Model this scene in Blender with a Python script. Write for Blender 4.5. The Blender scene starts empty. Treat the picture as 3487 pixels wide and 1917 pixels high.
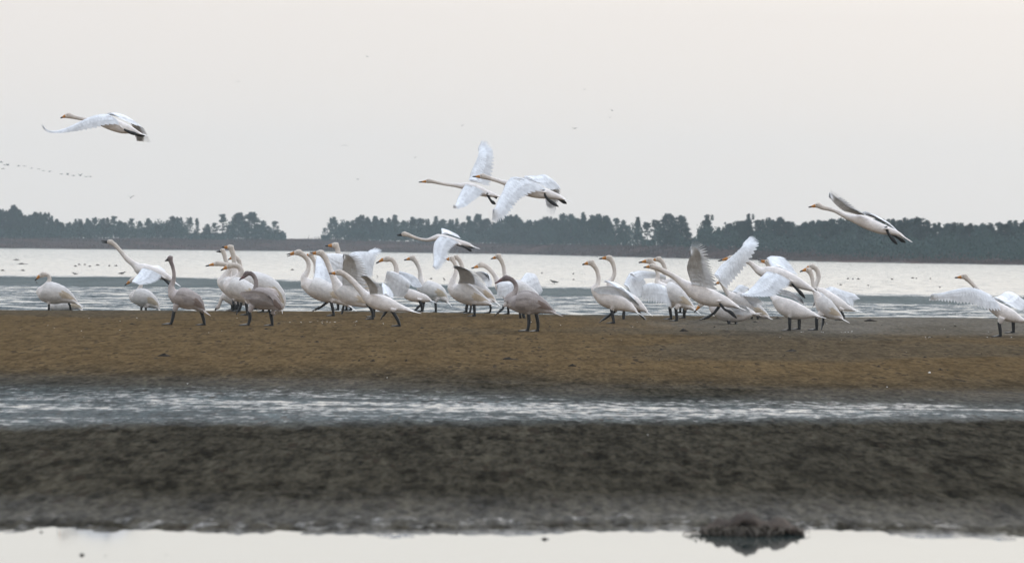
import bpy, math, random
import numpy as np
from mathutils import Vector, noise as mnoise

random.seed(7)
rng = np.random.RandomState(11)
SC = bpy.context.scene
COL = SC.collection

# ------------------------------------------------------------------ camera
F = 15600.0            # focal length in photo pixels (photo 3487 x 1917)
CX, CY = 1743.5, 958.5
CAMH = 1.5
HAZE = 0.00022
WAVE_LO, WAVE_HI = .15, 3.0
PITCH = math.atan(118.5 / F)
ROLL = math.atan(40.0 / 3487.0)
fw = Vector((0, math.cos(PITCH), -math.sin(PITCH)))
rt0 = Vector((1, 0, 0))
up0 = Vector((0, math.sin(PITCH), math.cos(PITCH)))
RT = rt0 * math.cos(ROLL) + up0 * math.sin(ROLL)
UP = up0 * math.cos(ROLL) - rt0 * math.sin(ROLL)
cam_d = bpy.data.cameras.new("camera")
cam_d.sensor_width = 36.0
cam_d.lens = 36.0 * F / 3487.0
cam_d.clip_start = 0.5
cam_d.clip_end = 20000
cam_d.dof.use_dof = True
cam_d.dof.focus_distance = 80.0
cam_d.dof.aperture_fstop = 5.6
cam = bpy.data.objects.new("camera", cam_d)
COL.objects.link(cam)
from mathutils import Matrix
m = Matrix((( RT.x, UP.x, -fw.x, 0), (RT.y, UP.y, -fw.y, 0), (RT.z, UP.z, -fw.z, CAMH), (0, 0, 0, 1)))
cam.matrix_world = m
SC.camera = cam

# ------------------------------------------------------------------ world and sun
SUN_EL, SUN_AZ = math.radians(32), math.radians(28)      # ahead of the camera and to its right
w = bpy.data.worlds.new("World")
SC.world = w
w.use_nodes = True
nt = w.node_tree
nt.nodes.clear()
out = nt.nodes.new("ShaderNodeOutputWorld")
bg = nt.nodes.new("ShaderNodeBackground")
sky = nt.nodes.new("ShaderNodeTexSky")
sky.sky_type = 'NISHITA'
sky.sun_disc = False
sky.sun_elevation = SUN_EL
sky.sun_rotation = SUN_AZ
sky.air_density = 1.0
sky.dust_density = 4.0
bg.inputs['Strength'].default_value = 0.1
# a veil of thin overcast over the sky: brightness and tint by height above the horizon
tc = nt.nodes.new("ShaderNodeTexCoord")
sep = nt.nodes.new("ShaderNodeSeparateXYZ")
nt.links.new(tc.outputs['Generated'], sep.inputs[0])
ramp = nt.nodes.new("ShaderNodeValToRGB")
cr = ramp.color_ramp
def stop(p, c):
    e = cr.elements.new(p) if p not in (0, 1) else cr.elements[int(p)]
    e.color = (c[0], c[1], c[2], 1)
stop(0, (.845, .797, .762)); stop(1, (1, 1, 1))
stop(.012, (.845, .797, .762)); stop(.054, (.856, .804, .775)); stop(.062, (1.16, 1.115, 1.05)); stop(.10, (1.24, 1.20, 1.14)); stop(.18, (1.22, 1.19, 1.15))
stop(.45, (1.42, 1.52, 1.66)); cr.elements[-1].color = (1.42, 1.66, 2.05, 1)
mulr = nt.nodes.new("ShaderNodeVectorMath"); mulr.operation = 'SCALE'
mulr.inputs['Scale'].default_value = 10.0
nt.links.new(sep.outputs['Z'], ramp.inputs[0])
nt.links.new(ramp.outputs[0], mulr.inputs[0])
mixw = nt.nodes.new("ShaderNodeMixRGB")
mixw.inputs[0].default_value = 0.90
nt.links.new(sky.outputs[0], mixw.inputs[1])
nt.links.new(mulr.outputs[0], mixw.inputs[2])
# the sky is brighter on the sun's side and dimmer behind the camera
dt_ = nt.nodes.new("ShaderNodeVectorMath"); dt_.operation = 'DOT_PRODUCT'
dt_.inputs[1].default_value = (math.sin(SUN_AZ) * .9, math.cos(SUN_AZ) * .9, .43)
nt.links.new(tc.outputs['Generated'], dt_.inputs[0])
gl = nt.nodes.new("ShaderNodeMapRange")
gl.inputs['From Min'].default_value = -1.0; gl.inputs['From Max'].default_value = 1.0
gl.inputs['To Min'].default_value = .72; gl.inputs['To Max'].default_value = 1.09
nt.links.new(dt_.outputs['Value'], gl.inputs['Value'])
glm = nt.nodes.new("ShaderNodeVectorMath"); glm.operation = 'SCALE'
nt.links.new(mixw.outputs[0], glm.inputs[0]); nt.links.new(gl.outputs[0], glm.inputs['Scale'])
nt.links.new(glm.outputs[0], bg.inputs[0])
nt.links.new(bg.outputs[0], out.inputs[0])

sd = bpy.data.lights.new("sun", 'SUN')
sd.energy = 1.4
sd.angle = math.radians(16)
sd.color = (1.0, .95, .88)
so = bpy.data.objects.new("sun", sd)
COL.objects.link(so)
sdir = Vector((math.sin(SUN_AZ) * math.cos(SUN_EL), math.cos(SUN_AZ) * math.cos(SUN_EL), math.sin(SUN_EL)))
so.rotation_euler = sdir.to_track_quat('Z', 'Y').to_euler()
so.location = (30, 60, 60)

SC.view_settings.view_transform = 'Standard'
SC.view_settings.look = 'None'
SC.view_settings.exposure = 0.0
SC.view_settings.gamma = 1.0
SC.view_settings.use_curve_mapping = False
SC.cycles.use_denoising = True
SC.cycles.max_bounces = 6
SC.cycles.volume_bounces = 1
SC.cycles.caustics_reflective = False
SC.cycles.caustics_refractive = False

# ------------------------------------------------------------------ helpers
def at(x, y, Z):
    """world point seen at photo pixel (x, y) whose distance along +Y is Z"""
    d = fw + RT * ((x - CX) / F) - UP * ((y - CY) / F)
    d = d * (Z / d.y)
    return Vector((d.x, d.y, d.z + CAMH))

def yh(x):
    return 840.0 + (x - CX) / 3487.0 * 40.0

def tag(o, label=None, cat=None, group=None, kind=None):
    if label: o['label'] = label
    if cat: o['category'] = cat
    if group: o['group'] = group
    if kind: o['kind'] = kind
    return o

def mesh_obj(name, verts, faces, mats, parent=None, fm=None, smooth=True):
    me = bpy.data.meshes.new(name)
    me.from_pydata([tuple(v) for v in verts], [], faces)
    for mt in (mats if isinstance(mats, (list, tuple)) else [mats]):
        me.materials.append(mt)
    if fm is not None:
        me.polygons.foreach_set('material_index', fm)
    if smooth:
        me.polygons.foreach_set('use_smooth', [True] * len(me.polygons))
    o = bpy.data.objects.new(name, me)
    COL.objects.link(o)
    if parent: o.parent = parent
    return o

def hash2(ix, iy, seed):
    n = (ix.astype(np.int64) * 374761393 + iy.astype(np.int64) * 668265263 + seed * 1442695041) & 0x7fffffff
    n = ((n ^ (n >> 13)) * 1274126177) & 0x7fffffff
    n = n ^ (n >> 16)
    return (n & 0xffffff) / float(0xffffff)

def vnoise(x, y, seed=0):
    ix, iy = np.floor(x), np.floor(y)
    fx, fy = x - ix, y - iy
    fx = fx * fx * (3 - 2 * fx); fy = fy * fy * (3 - 2 * fy)
    a = hash2(ix, iy, seed); b = hash2(ix + 1, iy, seed)
    c = hash2(ix, iy + 1, seed); d = hash2(ix + 1, iy + 1, seed)
    return (a * (1 - fx) + b * fx) * (1 - fy) + (c * (1 - fx) + d * fx) * fy

def fbm(x, y, seed=0, oct=4):
    s = 0; a = .5; t = 0
    for k in range(oct):
        s = s + a * vnoise(x, y, seed + k * 17); t += a
        x = x * 2.03 + 5.1; y = y * 2.03 + 1.7; a *= .5
    return s / t * 2 - 1

def sstep(a, b, v):
    t = np.clip((v - a) / (b - a), 0, 1)
    return t * t * (3 - 2 * t)

# ------------------------------------------------------------------ materials
def new_mat(name):
    mt = bpy.data.materials.new(name)
    mt.use_nodes = True
    n = mt.node_tree
    b = n.nodes['Principled BSDF']
    return mt, n, b

def N(n, t, **kw):
    x = n.nodes.new(t)
    for k, v in kw.items():
        if hasattr(x, k): setattr(x, k, v)
        else: x.inputs[k].default_value = v
    return x

def noise_bump(n, b, scale, dist, strength=1.0, detail=4, vec=None):
    tx = N(n, "ShaderNodeTexNoise", Scale=scale, Detail=detail)
    bp = N(n, "ShaderNodeBump", Strength=strength, Distance=dist)
    if vec is not None: n.links.new(vec, tx.inputs['Vector'])
    n.links.new(tx.outputs['Fac'], bp.inputs['Height'])
    n.links.new(bp.outputs[0], b.inputs['Normal'])
    return tx, bp

def feather_mat(name, trans=0.22, rough=.8, bump=.012):
    """plumage: colour from the mesh's own stain attribute, soft down relief, some light through the vanes"""
    mt, n, b = new_mat(name)
    at_ = N(n, "ShaderNodeAttribute", attribute_name='plumage')
    geo = N(n, "ShaderNodeTexCoord")
    tx = N(n, "ShaderNodeTexNoise", Scale=11.0, Detail=6.0, Roughness=.65)
    n.links.new(geo.outputs['Object'], tx.inputs['Vector'])
    hs = N(n, "ShaderNodeMapRange"); hs.inputs['From Min'].default_value = .3; hs.inputs['From Max'].default_value = .7
    hs.inputs['To Min'].default_value = .78; hs.inputs['To Max'].default_value = 1.06
    n.links.new(tx.outputs['Fac'], hs.inputs['Value'])
    mu = N(n, "ShaderNodeVectorMath", operation='SCALE')
    n.links.new(at_.outputs['Color'], mu.inputs[0]); n.links.new(hs.outputs[0], mu.inputs['Scale'])
    n.links.new(mu.outputs[0], b.inputs['Base Color'])
    b.inputs['Roughness'].default_value = rough
    b.inputs['Specular IOR Level'].default_value = .2
    bp = N(n, "ShaderNodeBump", Strength=.8, Distance=bump)
    tx2 = N(n, "ShaderNodeTexNoise", Scale=38.0, Detail=4.0)
    n.links.new(geo.outputs['Object'], tx2.inputs['Vector'])
    n.links.new(tx2.outputs['Fac'], bp.inputs['Height']); n.links.new(bp.outputs[0], b.inputs['Normal'])
    if trans:
        tr = N(n, "ShaderNodeBsdfTranslucent"); n.links.new(mu.outputs[0], tr.inputs[0])
        mx = N(n, "ShaderNodeMixShader"); mx.inputs[0].default_value = trans
        n.links.new(b.outputs[0], mx.inputs[1]); n.links.new(tr.outputs[0], mx.inputs[2])
        n.links.new(mx.outputs[0], n.nodes['Material Output'].inputs['Surface'])
    return mt

def plain_mat(name, col, rough=.6, spec=.3, nscale=20, var=.3, bump=0.0):
    mt, n, b = new_mat(name)
    tx = N(n, "ShaderNodeTexNoise", Scale=nscale, Detail=4.0)
    g = N(n, "ShaderNodeTexCoord"); n.links.new(g.outputs['Object'], tx.inputs['Vector'])
    mr = N(n, "ShaderNodeMapRange"); mr.inputs['From Min'].default_value = .3; mr.inputs['From Max'].default_value = .7
    mr.inputs['To Min'].default_value = 1 - var; mr.inputs['To Max'].default_value = 1 + var
    n.links.new(tx.outputs['Fac'], mr.inputs['Value'])
    mu = N(n, "ShaderNodeVectorMath", operation='SCALE'); mu.inputs[0].default_value = col
    n.links.new(mr.outputs[0], mu.inputs['Scale']); n.links.new(mu.outputs[0], b.inputs['Base Color'])
    b.inputs['Roughness'].default_value = rough
    b.inputs['Specular IOR Level'].default_value = spec
    if bump:
        bp = N(n, "ShaderNodeBump", Strength=1.0, Distance=bump)
        n.links.new(tx.outputs['Fac'], bp.inputs['Height']); n.links.new(bp.outputs[0], b.inputs['Normal'])
    return mt

M_FEATHER = feather_mat("swan_feathers", .0)
M_VANE = feather_mat("swan_flight_feathers", .14, bump=.004)
M_LEG = plain_mat("black_leg_skin", (.012, .011, .011), .55, .4)
M_YEL = plain_mat("yellow_beak", (.43, .17, .025), .45, .4, 60, .15)
M_PINK = plain_mat("dull_pink_beak", (.16, .085, .08), .5, .4, 60, .2)
M_BLK = plain_mat("black_beak", (.014, .012, .012), .4, .5)
M_FARBIRD = plain_mat("far_bird_plumage", (.06, .06, .06), .8)
M_WADER = plain_mat("wader_plumage", (.12, .11, .10), .8, .3, 30, .4)
M_CLOD = plain_mat("dark_clod", (.018, .013, .009), .9, .15, 30, .5, .02)
M_SHELL = plain_mat("pale_shell", (.75, .74, .70), .35, .5, 60, .15)
M_BARK = plain_mat("pine_bark", (.07, .06, .055), .9, .2, 6, .4)
def needle_mat(nm, c, c2):
    mt, n, b = new_mat(nm)
    g = N(n, "ShaderNodeTexCoord")
    tx = N(n, "ShaderNodeTexNoise", Scale=1.3, Detail=3.0)
    n.links.new(g.outputs['Object'], tx.inputs['Vector'])
    mx = N(n, "ShaderNodeMixRGB"); mx.inputs[1].default_value = (*c, 1); mx.inputs[2].default_value = (*c2, 1)
    mr = N(n, "ShaderNodeMapRange"); mr.inputs['From Min'].default_value = .35; mr.inputs['From Max'].default_value = .65
    n.links.new(tx.outputs['Fac'], mr.inputs['Value'])
    n.links.new(mr.outputs[0], mx.inputs[0]); n.links.new(mx.outputs[0], b.inputs['Base Color'])
    b.inputs['Roughness'].default_value = .8
    b.inputs['Specular IOR Level'].default_value = .15
    return mt
M_NEEDLE = needle_mat("pine_needles", (.022, .044, .040), (.042, .068, .054))
M_LEAF2 = needle_mat("shore_bush_leaves", (.085, .078, .060), (.060, .062, .045))
M_REED = plain_mat("dry_reeds", (.075, .053, .046), .9, .1, 3, .35)

# ------------------------------------------------------------------ boundaries of the zones, read along the view
XS = lambda u: CX + u * F
def zline(u, xs, ys, g=0.0):
    x = XS(u)
    y = np.interp(x, xs, ys, )
    # let lines run on with their last slope outside the frame
    y = np.where(x < xs[0], ys[0], y); y = np.where(x > xs[-1], ys[-1], y)
    return F * (CAMH - g) / (y - (840.0 + (x - CX) / 3487.0 * 40.0))

def B_shore(u): return zline(u, [0, 1000, 1750, 2300, 2850, 3487], [846, 856, 866, 880, 893, 903])
def B_band_far(u): return zline(u, [0, 600, 1750, 2200, 2850, 3487], [941, 946, 979, 984, 1005, 1011])
def B_band_near(u): return zline(u, [0, 600, 1750, 2200, 2850, 3487], [975, 979, 1004, 1010, 1031, 1038])
def B_crest(u): return zline(u, [0, 1200, 2000, 3487], [1059, 1063, 1076, 1088], .10)
def B_wet_far(u): return zline(u, [0, 1200, 2300, 3487], [1295, 1310, 1342, 1350], .03)
def B_wet_near(u): return zline(u, [0, 600, 1743, 2700, 3487], [1452, 1440, 1438, 1432, 1424])
def B_pud(u): return zline(u, [0, 900, 1743, 2450, 2900, 3487], [1790, 1797, 1798, 1785, 1795, 1812])
def bank_h(u): return np.interp(XS(u), [0, 1000, 1750, 2100, 2700, 3487], [1.9, 2.6, 1.9, 2.0, 1.6, 1.1])

def ground_z(X, Y):
    X = np.asarray(X, float); Y = np.asarray(Y, float)
    u = X / Y
    cr_, wf, wn, pu = B_crest(u), B_wet_far(u), B_wet_near(u), B_pud(u)
    sh, bf, bn = B_shore(u), B_band_far(u), B_band_near(u)
    big = fbm(X * .35, Y * .12, 3, 3)
    lump = fbm(X * 6.0, Y * 1.5, 9, 4)
    fine = fbm(X * 15.0, Y * 2.6, 21, 3)
    mid = fbm(X * 1.3, Y * .45, 31, 3)
    z = np.full_like(Y, -.06)
    # foreshore: puddle -> dark mud
    e = pu + mid * .55 + fbm(X * 5, Y * 2.2, 5, 4) * .55
    mud = .020 + .016 * lump * sstep(-1.1, 1.0, Y - e) + .013 * fine + .01 * mid
    mud_w = sstep(-1.7, .35, Y - e)
    z = -.05 + (mud + .05) * mud_w
    # rising to the wet runnel
    t = sstep(0, 5, wn - Y)
    streak = fbm(X * 1.1, Y * 2.4, 91, 4)
    cen = (Y - wn) / np.maximum(wf - wn, 1)
    runnel = .0165 - .0050 * np.exp(-((cen - .32) / .22) ** 2) + .0065 * streak + .002 * fine + .002 * mid
    z2 = mud * 1.25 + .018 * sstep(1, 6, wn - Y)
    k = sstep(-1.5, 1.2, Y - wn - mid * 1.2)
    z = z * (1 - sstep(.8, 2.6, Y - e)) + (z2 * (1 - k) + runnel * k) * sstep(.8, 2.6, Y - e)
    # runnel -> sand bank
    k = sstep(-2.2, 1.5, Y - wf - mid * 1.6)
    sand = .014 + .090 * sstep(0, 1, (Y - wf) / np.maximum(cr_ - wf, 1) * .98) + .006 * big + .0022 * lump + .0015 * fine + .0015 * mid
    z = z * (1 - k) + sand * k
    # bank falls to the lagoon
    k = sstep(1.0, 7.0, Y - cr_ - mid * .4)
    z = z * (1 - k) + (-.09) * k
    # wet flat between the waters
    k = sstep(-2, 1.5, Y - bn - fbm(X * .25, Y * .05, 77, 3) * 9) * (1 - sstep(-1.5, 2, Y - bf - fbm(X * .06, Y * .03, 87, 2) * 2.0))
    z = z * (1 - k) + (.012 + .003 * big) * k
    # far shore
    d = Y - sh
    k = sstep(-3, 1, d)
    rise = bank_h(u) * sstep(0, 75, d) + .10 * sstep(0, 6, d) + .25 * fbm(X * .05, Y * .02, 51, 3) * sstep(4, 40, d)
    z = z * (1 - k) + rise * k
    return z

def ground_hit(x, y):
    """distance at which the sight line through photo pixel (x, y) meets the ground"""
    Z = F * (CAMH - .05) / (y - yh(x))
    for _ in range(12):
        p = at(x, y, Z)
        g = max(float(ground_z(np.array([p.x]), np.array([p.y]))[0]), 0.0)
        Z = .5 * Z + .5 * F * (CAMH - g) / (y - yh(x))
    return Z

# ------------------------------------------------------------------ terrain sheet
def fan(rows, cols, umax):
    us = np.linspace(-umax, umax, cols)
    Y, U = np.meshgrid(rows, us, indexing='ij')
    return U * Y, Y, U

def grid_faces(nr, nc):
    i = np.arange(nr - 1)[:, None] * nc + np.arange(nc - 1)[None, :]
    i = i.ravel()
    return np.stack([i, i + 1, i + nc + 1, i + nc], 1)

def fast_grid(name, X, Y, Z, mat, attrs):
    nr, nc = X.shape
    me = bpy.data.meshes.new(name)
    co = np.stack([X.ravel(), Y.ravel(), Z.ravel()], 1).astype(np.float32)
    fc = grid_faces(nr, nc).astype(np.int32)
    me.vertices.add(len(co)); me.vertices.foreach_set('co', co.ravel())
    me.loops.add(fc.size); me.loops.foreach_set('vertex_index', fc.ravel())
    me.polygons.add(len(fc))
    me.polygons.foreach_set('loop_start', (np.arange(len(fc)) * 4).astype(np.int32))
    me.update(calc_edges=True)
    me.polygons.foreach_set('use_smooth', np.ones(len(fc), bool))
    me.materials.append(mat)
    for k, v in attrs.items():
        if v.ndim == 2:
            a = me.attributes.new(k, 'FLOAT', 'POINT'); a.data.foreach_set('value', v.astype(np.float32).ravel())
        else:
            a = me.attributes.new(k, 'FLOAT_COLOR', 'POINT')
            c = np.ones((v.shape[0] * v.shape[1], 4), np.float32); c[:, :3] = v.reshape(-1, 3)
            a.data.foreach_set('color', c.ravel())
    o = bpy.data.objects.new(name, me); COL.objects.link(o)
    return o

rows = [9.0]
while rows[-1] < 6000:
    y = rows[-1]
    if y < 19: dy = .6
    elif y < 112: dy = y * y / (4580 * 1.5) * .55
    elif y < 320: dy = y * y / (4580 * 1.5) * .8
    elif y < 1100: dy = min(14, y * y / (4580 * 1.5) * .6)
    else: dy = 160
    rows.append(y + dy)
rows = np.array(rows)
X, Y, U = fan(rows, 620, .17)
Zg = ground_z(X, Y)
# albedo of the ground: brown sand, dark mud, grey wet flat, far dry bank
sandc = np.array([.092, .062, .031]); greyc = np.array([.066, .054, .038]); mudc = np.array([.035, .0305, .022])
flatc = np.array([.045, .062, .062]); bankc = np.array([.080, .047, .040]); bank2 = np.array([.040, .029, .025])
cr_, wf, wn, pu, sh = B_crest(U), B_wet_far(U), B_wet_near(U), B_pud(U), B_shore(U)
n1 = fbm(X * .5, Y * .13, 41, 4)
col = np.empty(X.shape + (3,))
kk = sstep(-1.5, 11, Y - wf + n1 * 3)[..., None]
side = sstep(.01, .085, U + n1 * .02) * sstep(.50, .74, (Y - wf) / (cr_ - wf)) + .18 * sstep(.80, 1.0, (Y - wf) / (cr_ - wf))
patch = .55 * sstep(.05, .45, fbm(X * .22, Y * .09, 71, 4)) * sstep(4, 14, Y - wf)
s_ = np.clip(side + patch, 0, 1)[..., None]
sand_mix = sandc * (1 - s_) + greyc * s_
col[:] = mudc * (1 - kk) + sand_mix * kk
k = sstep(1.0, 5.0, Y - cr_)[..., None]
col = col * (1 - k) + flatc * k
k = sstep(-2, 3, Y - sh)[..., None]
n2 = np.clip(.5 + .9 * fbm(X * .045, Y * .10, 61, 4), 0, 1)[..., None]
col = col * (1 - k) + (bankc * n2 + bank2 * (1 - n2)) * k
k = (sstep(-2.0, .8, Y - wn) * (1 - sstep(-5, .5, Y - wf + n1)))[..., None]
col = col * (1 - k) + np.array([.034, .044, .045]) * k
wet = np.zeros(X.shape)
wet += (1 - sstep(-.9, -.1, Y - pu)) + .16 * (1 - sstep(.3, 3.0, Y - pu + n1)) * sstep(-.2, .5, Y - pu)
wet += .20 * sstep(-2.0, .8, Y - wn) * (1 - sstep(-6, .5, Y - wf + n1 * 1.5))
wet += .06 * sstep(-3, .5, Y - wf) * (1 - sstep(0, 4, Y - wf))
wet += .12 * sstep(.01, .085, U) * sstep(.60, .8, (Y - wf) / (cr_ - wf)) * (Y < cr_ + 10)
wet += .22 * sstep(1.0, 5, Y - cr_) * (1 - sstep(-2, 3, Y - sh))
wet = np.clip(wet + .15 * n1 * (wet > .02), 0, 1)

cen = (Y - wn) / np.maximum(wf - wn, 1)
strk = fbm(X * .8, Y * 1.3, 97, 4)
slick = np.exp(-((cen - .36 + .05 * np.sin(X * .9)) / .40) ** 2) * np.clip(.70 + 1.8 * strk, 0, 1) * sstep(-.2, .05, cen) * (1 - sstep(.9, 1.2, cen))
slick += .25 * (1 - sstep(0, 1.2, Y - pu - n1 * .5))
slick = np.clip(slick, 0, 1)
mt_g, n, b = new_mat("tidal_ground")
a1 = N(n, "ShaderNodeAttribute", attribute_name='soil')
a2 = N(n, "ShaderNodeAttribute", attribute_name='wet')
g = N(n, "ShaderNodeTexCoord")
mp = N(n, "ShaderNodeMapping"); mp.inputs['Scale'].default_value = (2.3, .24, 1.0)
n.links.new(g.outputs['Object'], mp.inputs[0])
t1 = N(n, "ShaderNodeTexNoise", Scale=.9, Detail=9.0, Roughness=.68)
t2 = N(n, "ShaderNodeTexNoise", Scale=8.0, Detail=8.0, Roughness=.72)
n.links.new(mp.outputs[0], t1.inputs['Vector']); n.links.new(mp.outputs[0], t2.inputs['Vector'])
r1 = N(n, "ShaderNodeMapRange"); r1.inputs['From Min'].default_value = .3; r1.inputs['From Max'].default_value = .7
r1.inputs['To Min'].default_value = .60; r1.inputs['To Max'].default_value = 1.42
n.links.new(t1.outputs['Fac'], r1.inputs['Value'])
r2 = N(n, "ShaderNodeMapRange"); r2.inputs['From Min'].default_value = .34; r2.inputs['From Max'].default_value = .62
r2.inputs['To Min'].default_value = .35; r2.inputs['To Max'].default_value = 1.6
n.links.new(t2.outputs['Fac'], r2.inputs['Value'])
ml = N(n, "ShaderNodeMath", operation='MULTIPLY'); n.links.new(r1.outputs[0], ml.inputs[0]); n.links.new(r2.outputs[0], ml.inputs[1])
a4 = N(n, "ShaderNodeAttribute", attribute_name='grain')
def soften(val):          # the same pattern, fainter on the smooth sand than on the rough mud
    a_ = N(n, "ShaderNodeMath", operation='SUBTRACT'); n.links.new(val, a_.inputs[0]); a_.inputs[1].default_value = 1.0
    m_ = N(n, "ShaderNodeMath", operation='MULTIPLY_ADD'); n.links.new(a_.outputs[0], m_.inputs[0]); n.links.new(a4.outputs['Fac'], m_.inputs[1]); m_.inputs[2].default_value = 1.0
    return m_.outputs[0]
sc_ = N(n, "ShaderNodeVectorMath", operation='SCALE'); n.links.new(a1.outputs['Color'], sc_.inputs[0]); n.links.new(soften(ml.outputs[0]), sc_.inputs['Scale'])
mp7 = N(n, "ShaderNodeMapping"); mp7.inputs['Scale'].default_value = (2.8, .42, 1.0); n.links.new(g.outputs['Object'], mp7.inputs[0])
t7 = N(n, "ShaderNodeTexNoise", Scale=1.6, Detail=6.0, Roughness=.7); n.links.new(mp7.outputs[0], t7.inputs['Vector'])
r7 = N(n, "ShaderNodeMapRange"); r7.inputs['From Min'].default_value = .36; r7.inputs['From Max'].default_value = .52
r7.inputs['To Min'].default_value = .38; r7.inputs['To Max'].default_value = 1.0
n.links.new(t7.outputs['Fac'], r7.inputs['Value'])
sc7 = N(n, "ShaderNodeVectorMath", operation='SCALE'); n.links.new(sc_.outputs[0], sc7.inputs[0]); n.links.new(soften(r7.outputs[0]), sc7.inputs['Scale']); sc_ = sc7
# small dark weed crumbs and pits
t3 = N(n, "ShaderNodeTexVoronoi", Scale=3.3); n.links.new(mp.outputs[0], t3.inputs['Vector'])
t4 = N(n, "ShaderNodeTexNoise", Scale=.9, Detail=3.0); n.links.new(mp.outputs[0], t4.inputs['Vector'])
r4 = N(n, "ShaderNodeMapRange"); r4.inputs['From Min'].default_value = .42; r4.inputs['From Max'].default_value = .62
r4.inputs['To Min'].default_value = .05; r4.inputs['To Max'].default_value = .27
n.links.new(t4.outputs['Fac'], r4.inputs['Value'])
lt = N(n, "ShaderNodeMath", operation='LESS_THAN'); n.links.new(t3.outputs['Distance'], lt.inputs[0]); n.links.new(r4.outputs[0], lt.inputs[1])
mxd = N(n, "ShaderNodeMixRGB"); mxd.inputs[2].default_value = (.028, .022, .016, 1)
n.links.new(lt.outputs[0], mxd.inputs[0]); n.links.new(sc_.outputs[0], mxd.inputs[1])
dk = N(n, "ShaderNodeMath", operation='MULTIPLY'); n.links.new(lt.outputs[0], dk.inputs[0]); dk.inputs[1].default_value = .85
n.links.new(dk.outputs[0], mxd.inputs[0])
n.links.new(mxd.outputs[0], b.inputs['Base Color'])
rr = N(n, "ShaderNodeMapRange"); rr.inputs['To Min'].default_value = .95; rr.inputs['To Max'].default_value = .12
n.links.new(a2.outputs['Fac'], rr.inputs['Value']); n.links.new(rr.outputs[0], b.inputs['Roughness'])
rs = N(n, "ShaderNodeMapRange"); rs.inputs['To Min'].default_value = .0; rs.inputs['To Max'].default_value = .55
n.links.new(a2.outputs['Fac'], rs.inputs['Value']); n.links.new(rs.outputs[0], b.inputs['Specular IOR Level'])
# surface slopes straight from noise, calmer where a film of water stands
a3 = N(n, "ShaderNodeAttribute", attribute_name='slick')
mp5 = N(n, "ShaderNodeMapping"); mp5.inputs['Scale'].default_value = (1.6, .35, 1.0); n.links.new(g.outputs['Object'], mp5.inputs[0])
t5 = N(n, "ShaderNodeTexNoise", Scale=11.0, Detail=5.0, Roughness=.65); n.links.new(mp5.outputs[0], t5.inputs['Vector'])
mp6 = N(n, "ShaderNodeMapping"); mp6.inputs['Scale'].default_value = (6.5, 2.0, 1.0); n.links.new(g.outputs['Object'], mp6.inputs[0])
t6 = N(n, "ShaderNodeTexNoise", Scale=1.0, Detail=7.0, Roughness=.72); n.links.new(mp6.outputs[0], t6.inputs['Vector'])
f1 = N(n, "ShaderNodeMath", operation='MULTIPLY_ADD'); f1.inputs[1].default_value = .21; n.links.new(a3.outputs['Fac'], f1.inputs[0]); n.links.new(t6.outputs['Fac'], f1.inputs[2])
film = N(n, "ShaderNodeMapRange"); film.inputs['From Min'].default_value = .55; film.inputs['From Max'].default_value = .78
n.links.new(f1.outputs[0], film.inputs['Value'])
fw_ = N(n, "ShaderNodeMath", operation='MULTIPLY'); n.links.new(film.outputs[0], fw_.inputs[0])
gt = N(n, "ShaderNodeMapRange"); gt.inputs['From Min'].default_value = .02; gt.inputs['From Max'].default_value = .15; n.links.new(a3.outputs['Fac'], gt.inputs['Value'])
n.links.new(gt.outputs[0], fw_.inputs[1])
am = N(n, "ShaderNodeMapRange"); am.inputs['To Min'].default_value = 1.7; am.inputs['To Max'].default_value = .12
n.links.new(fw_.outputs[0], am.inputs['Value'])
mr_ = N(n, "ShaderNodeMapRange"); mr_.inputs['To Min'].default_value = 0; mr_.inputs['To Max'].default_value = 1; n.links.new(fw_.outputs[0], mr_.inputs['Value'])
wsum = N(n, "ShaderNodeMath", operation='MAXIMUM'); n.links.new(a2.outputs['Fac'], wsum.inputs[0]); n.links.new(mr_.outputs[0], wsum.inputs[1])
n.links.new(wsum.outputs[0], rr.inputs['Value']); n.links.new(wsum.outputs[0], rs.inputs['Value'])
su = N(n, "ShaderNodeVectorMath", operation='SUBTRACT'); su.inputs[1].default_value = (.5, .53, .5); n.links.new(t5.outputs['Color'], su.inputs[0])
sl = N(n, "ShaderNodeVectorMath", operation='SCALE'); n.links.new(su.outputs[0], sl.inputs[0]); n.links.new(am.outputs[0], sl.inputs['Scale'])
fl = N(n, "ShaderNodeVectorMath", operation='MULTIPLY'); fl.inputs[1].default_value = (1, 1, 0); n.links.new(sl.outputs[0], fl.inputs[0])
gn = N(n, "ShaderNodeNewGeometry")
ad = N(n, "ShaderNodeVectorMath", operation='ADD'); n.links.new(fl.outputs[0], ad.inputs[0]); n.links.new(gn.outputs['Normal'], ad.inputs[1])
nm = N(n, "ShaderNodeVectorMath", operation='NORMALIZE'); n.links.new(ad.outputs[0], nm.inputs[0]); n.links.new(nm.outputs[0], b.inputs['Normal'])
o = fast_grid('ground', X, Y, Zg, mt_g, {'soil': col, 'wet': wet, 'slick': slick, 'grain': 1 - .45 * kk[..., 0] * (Y < sh - 5)})
tag(o, kind='structure')

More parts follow.
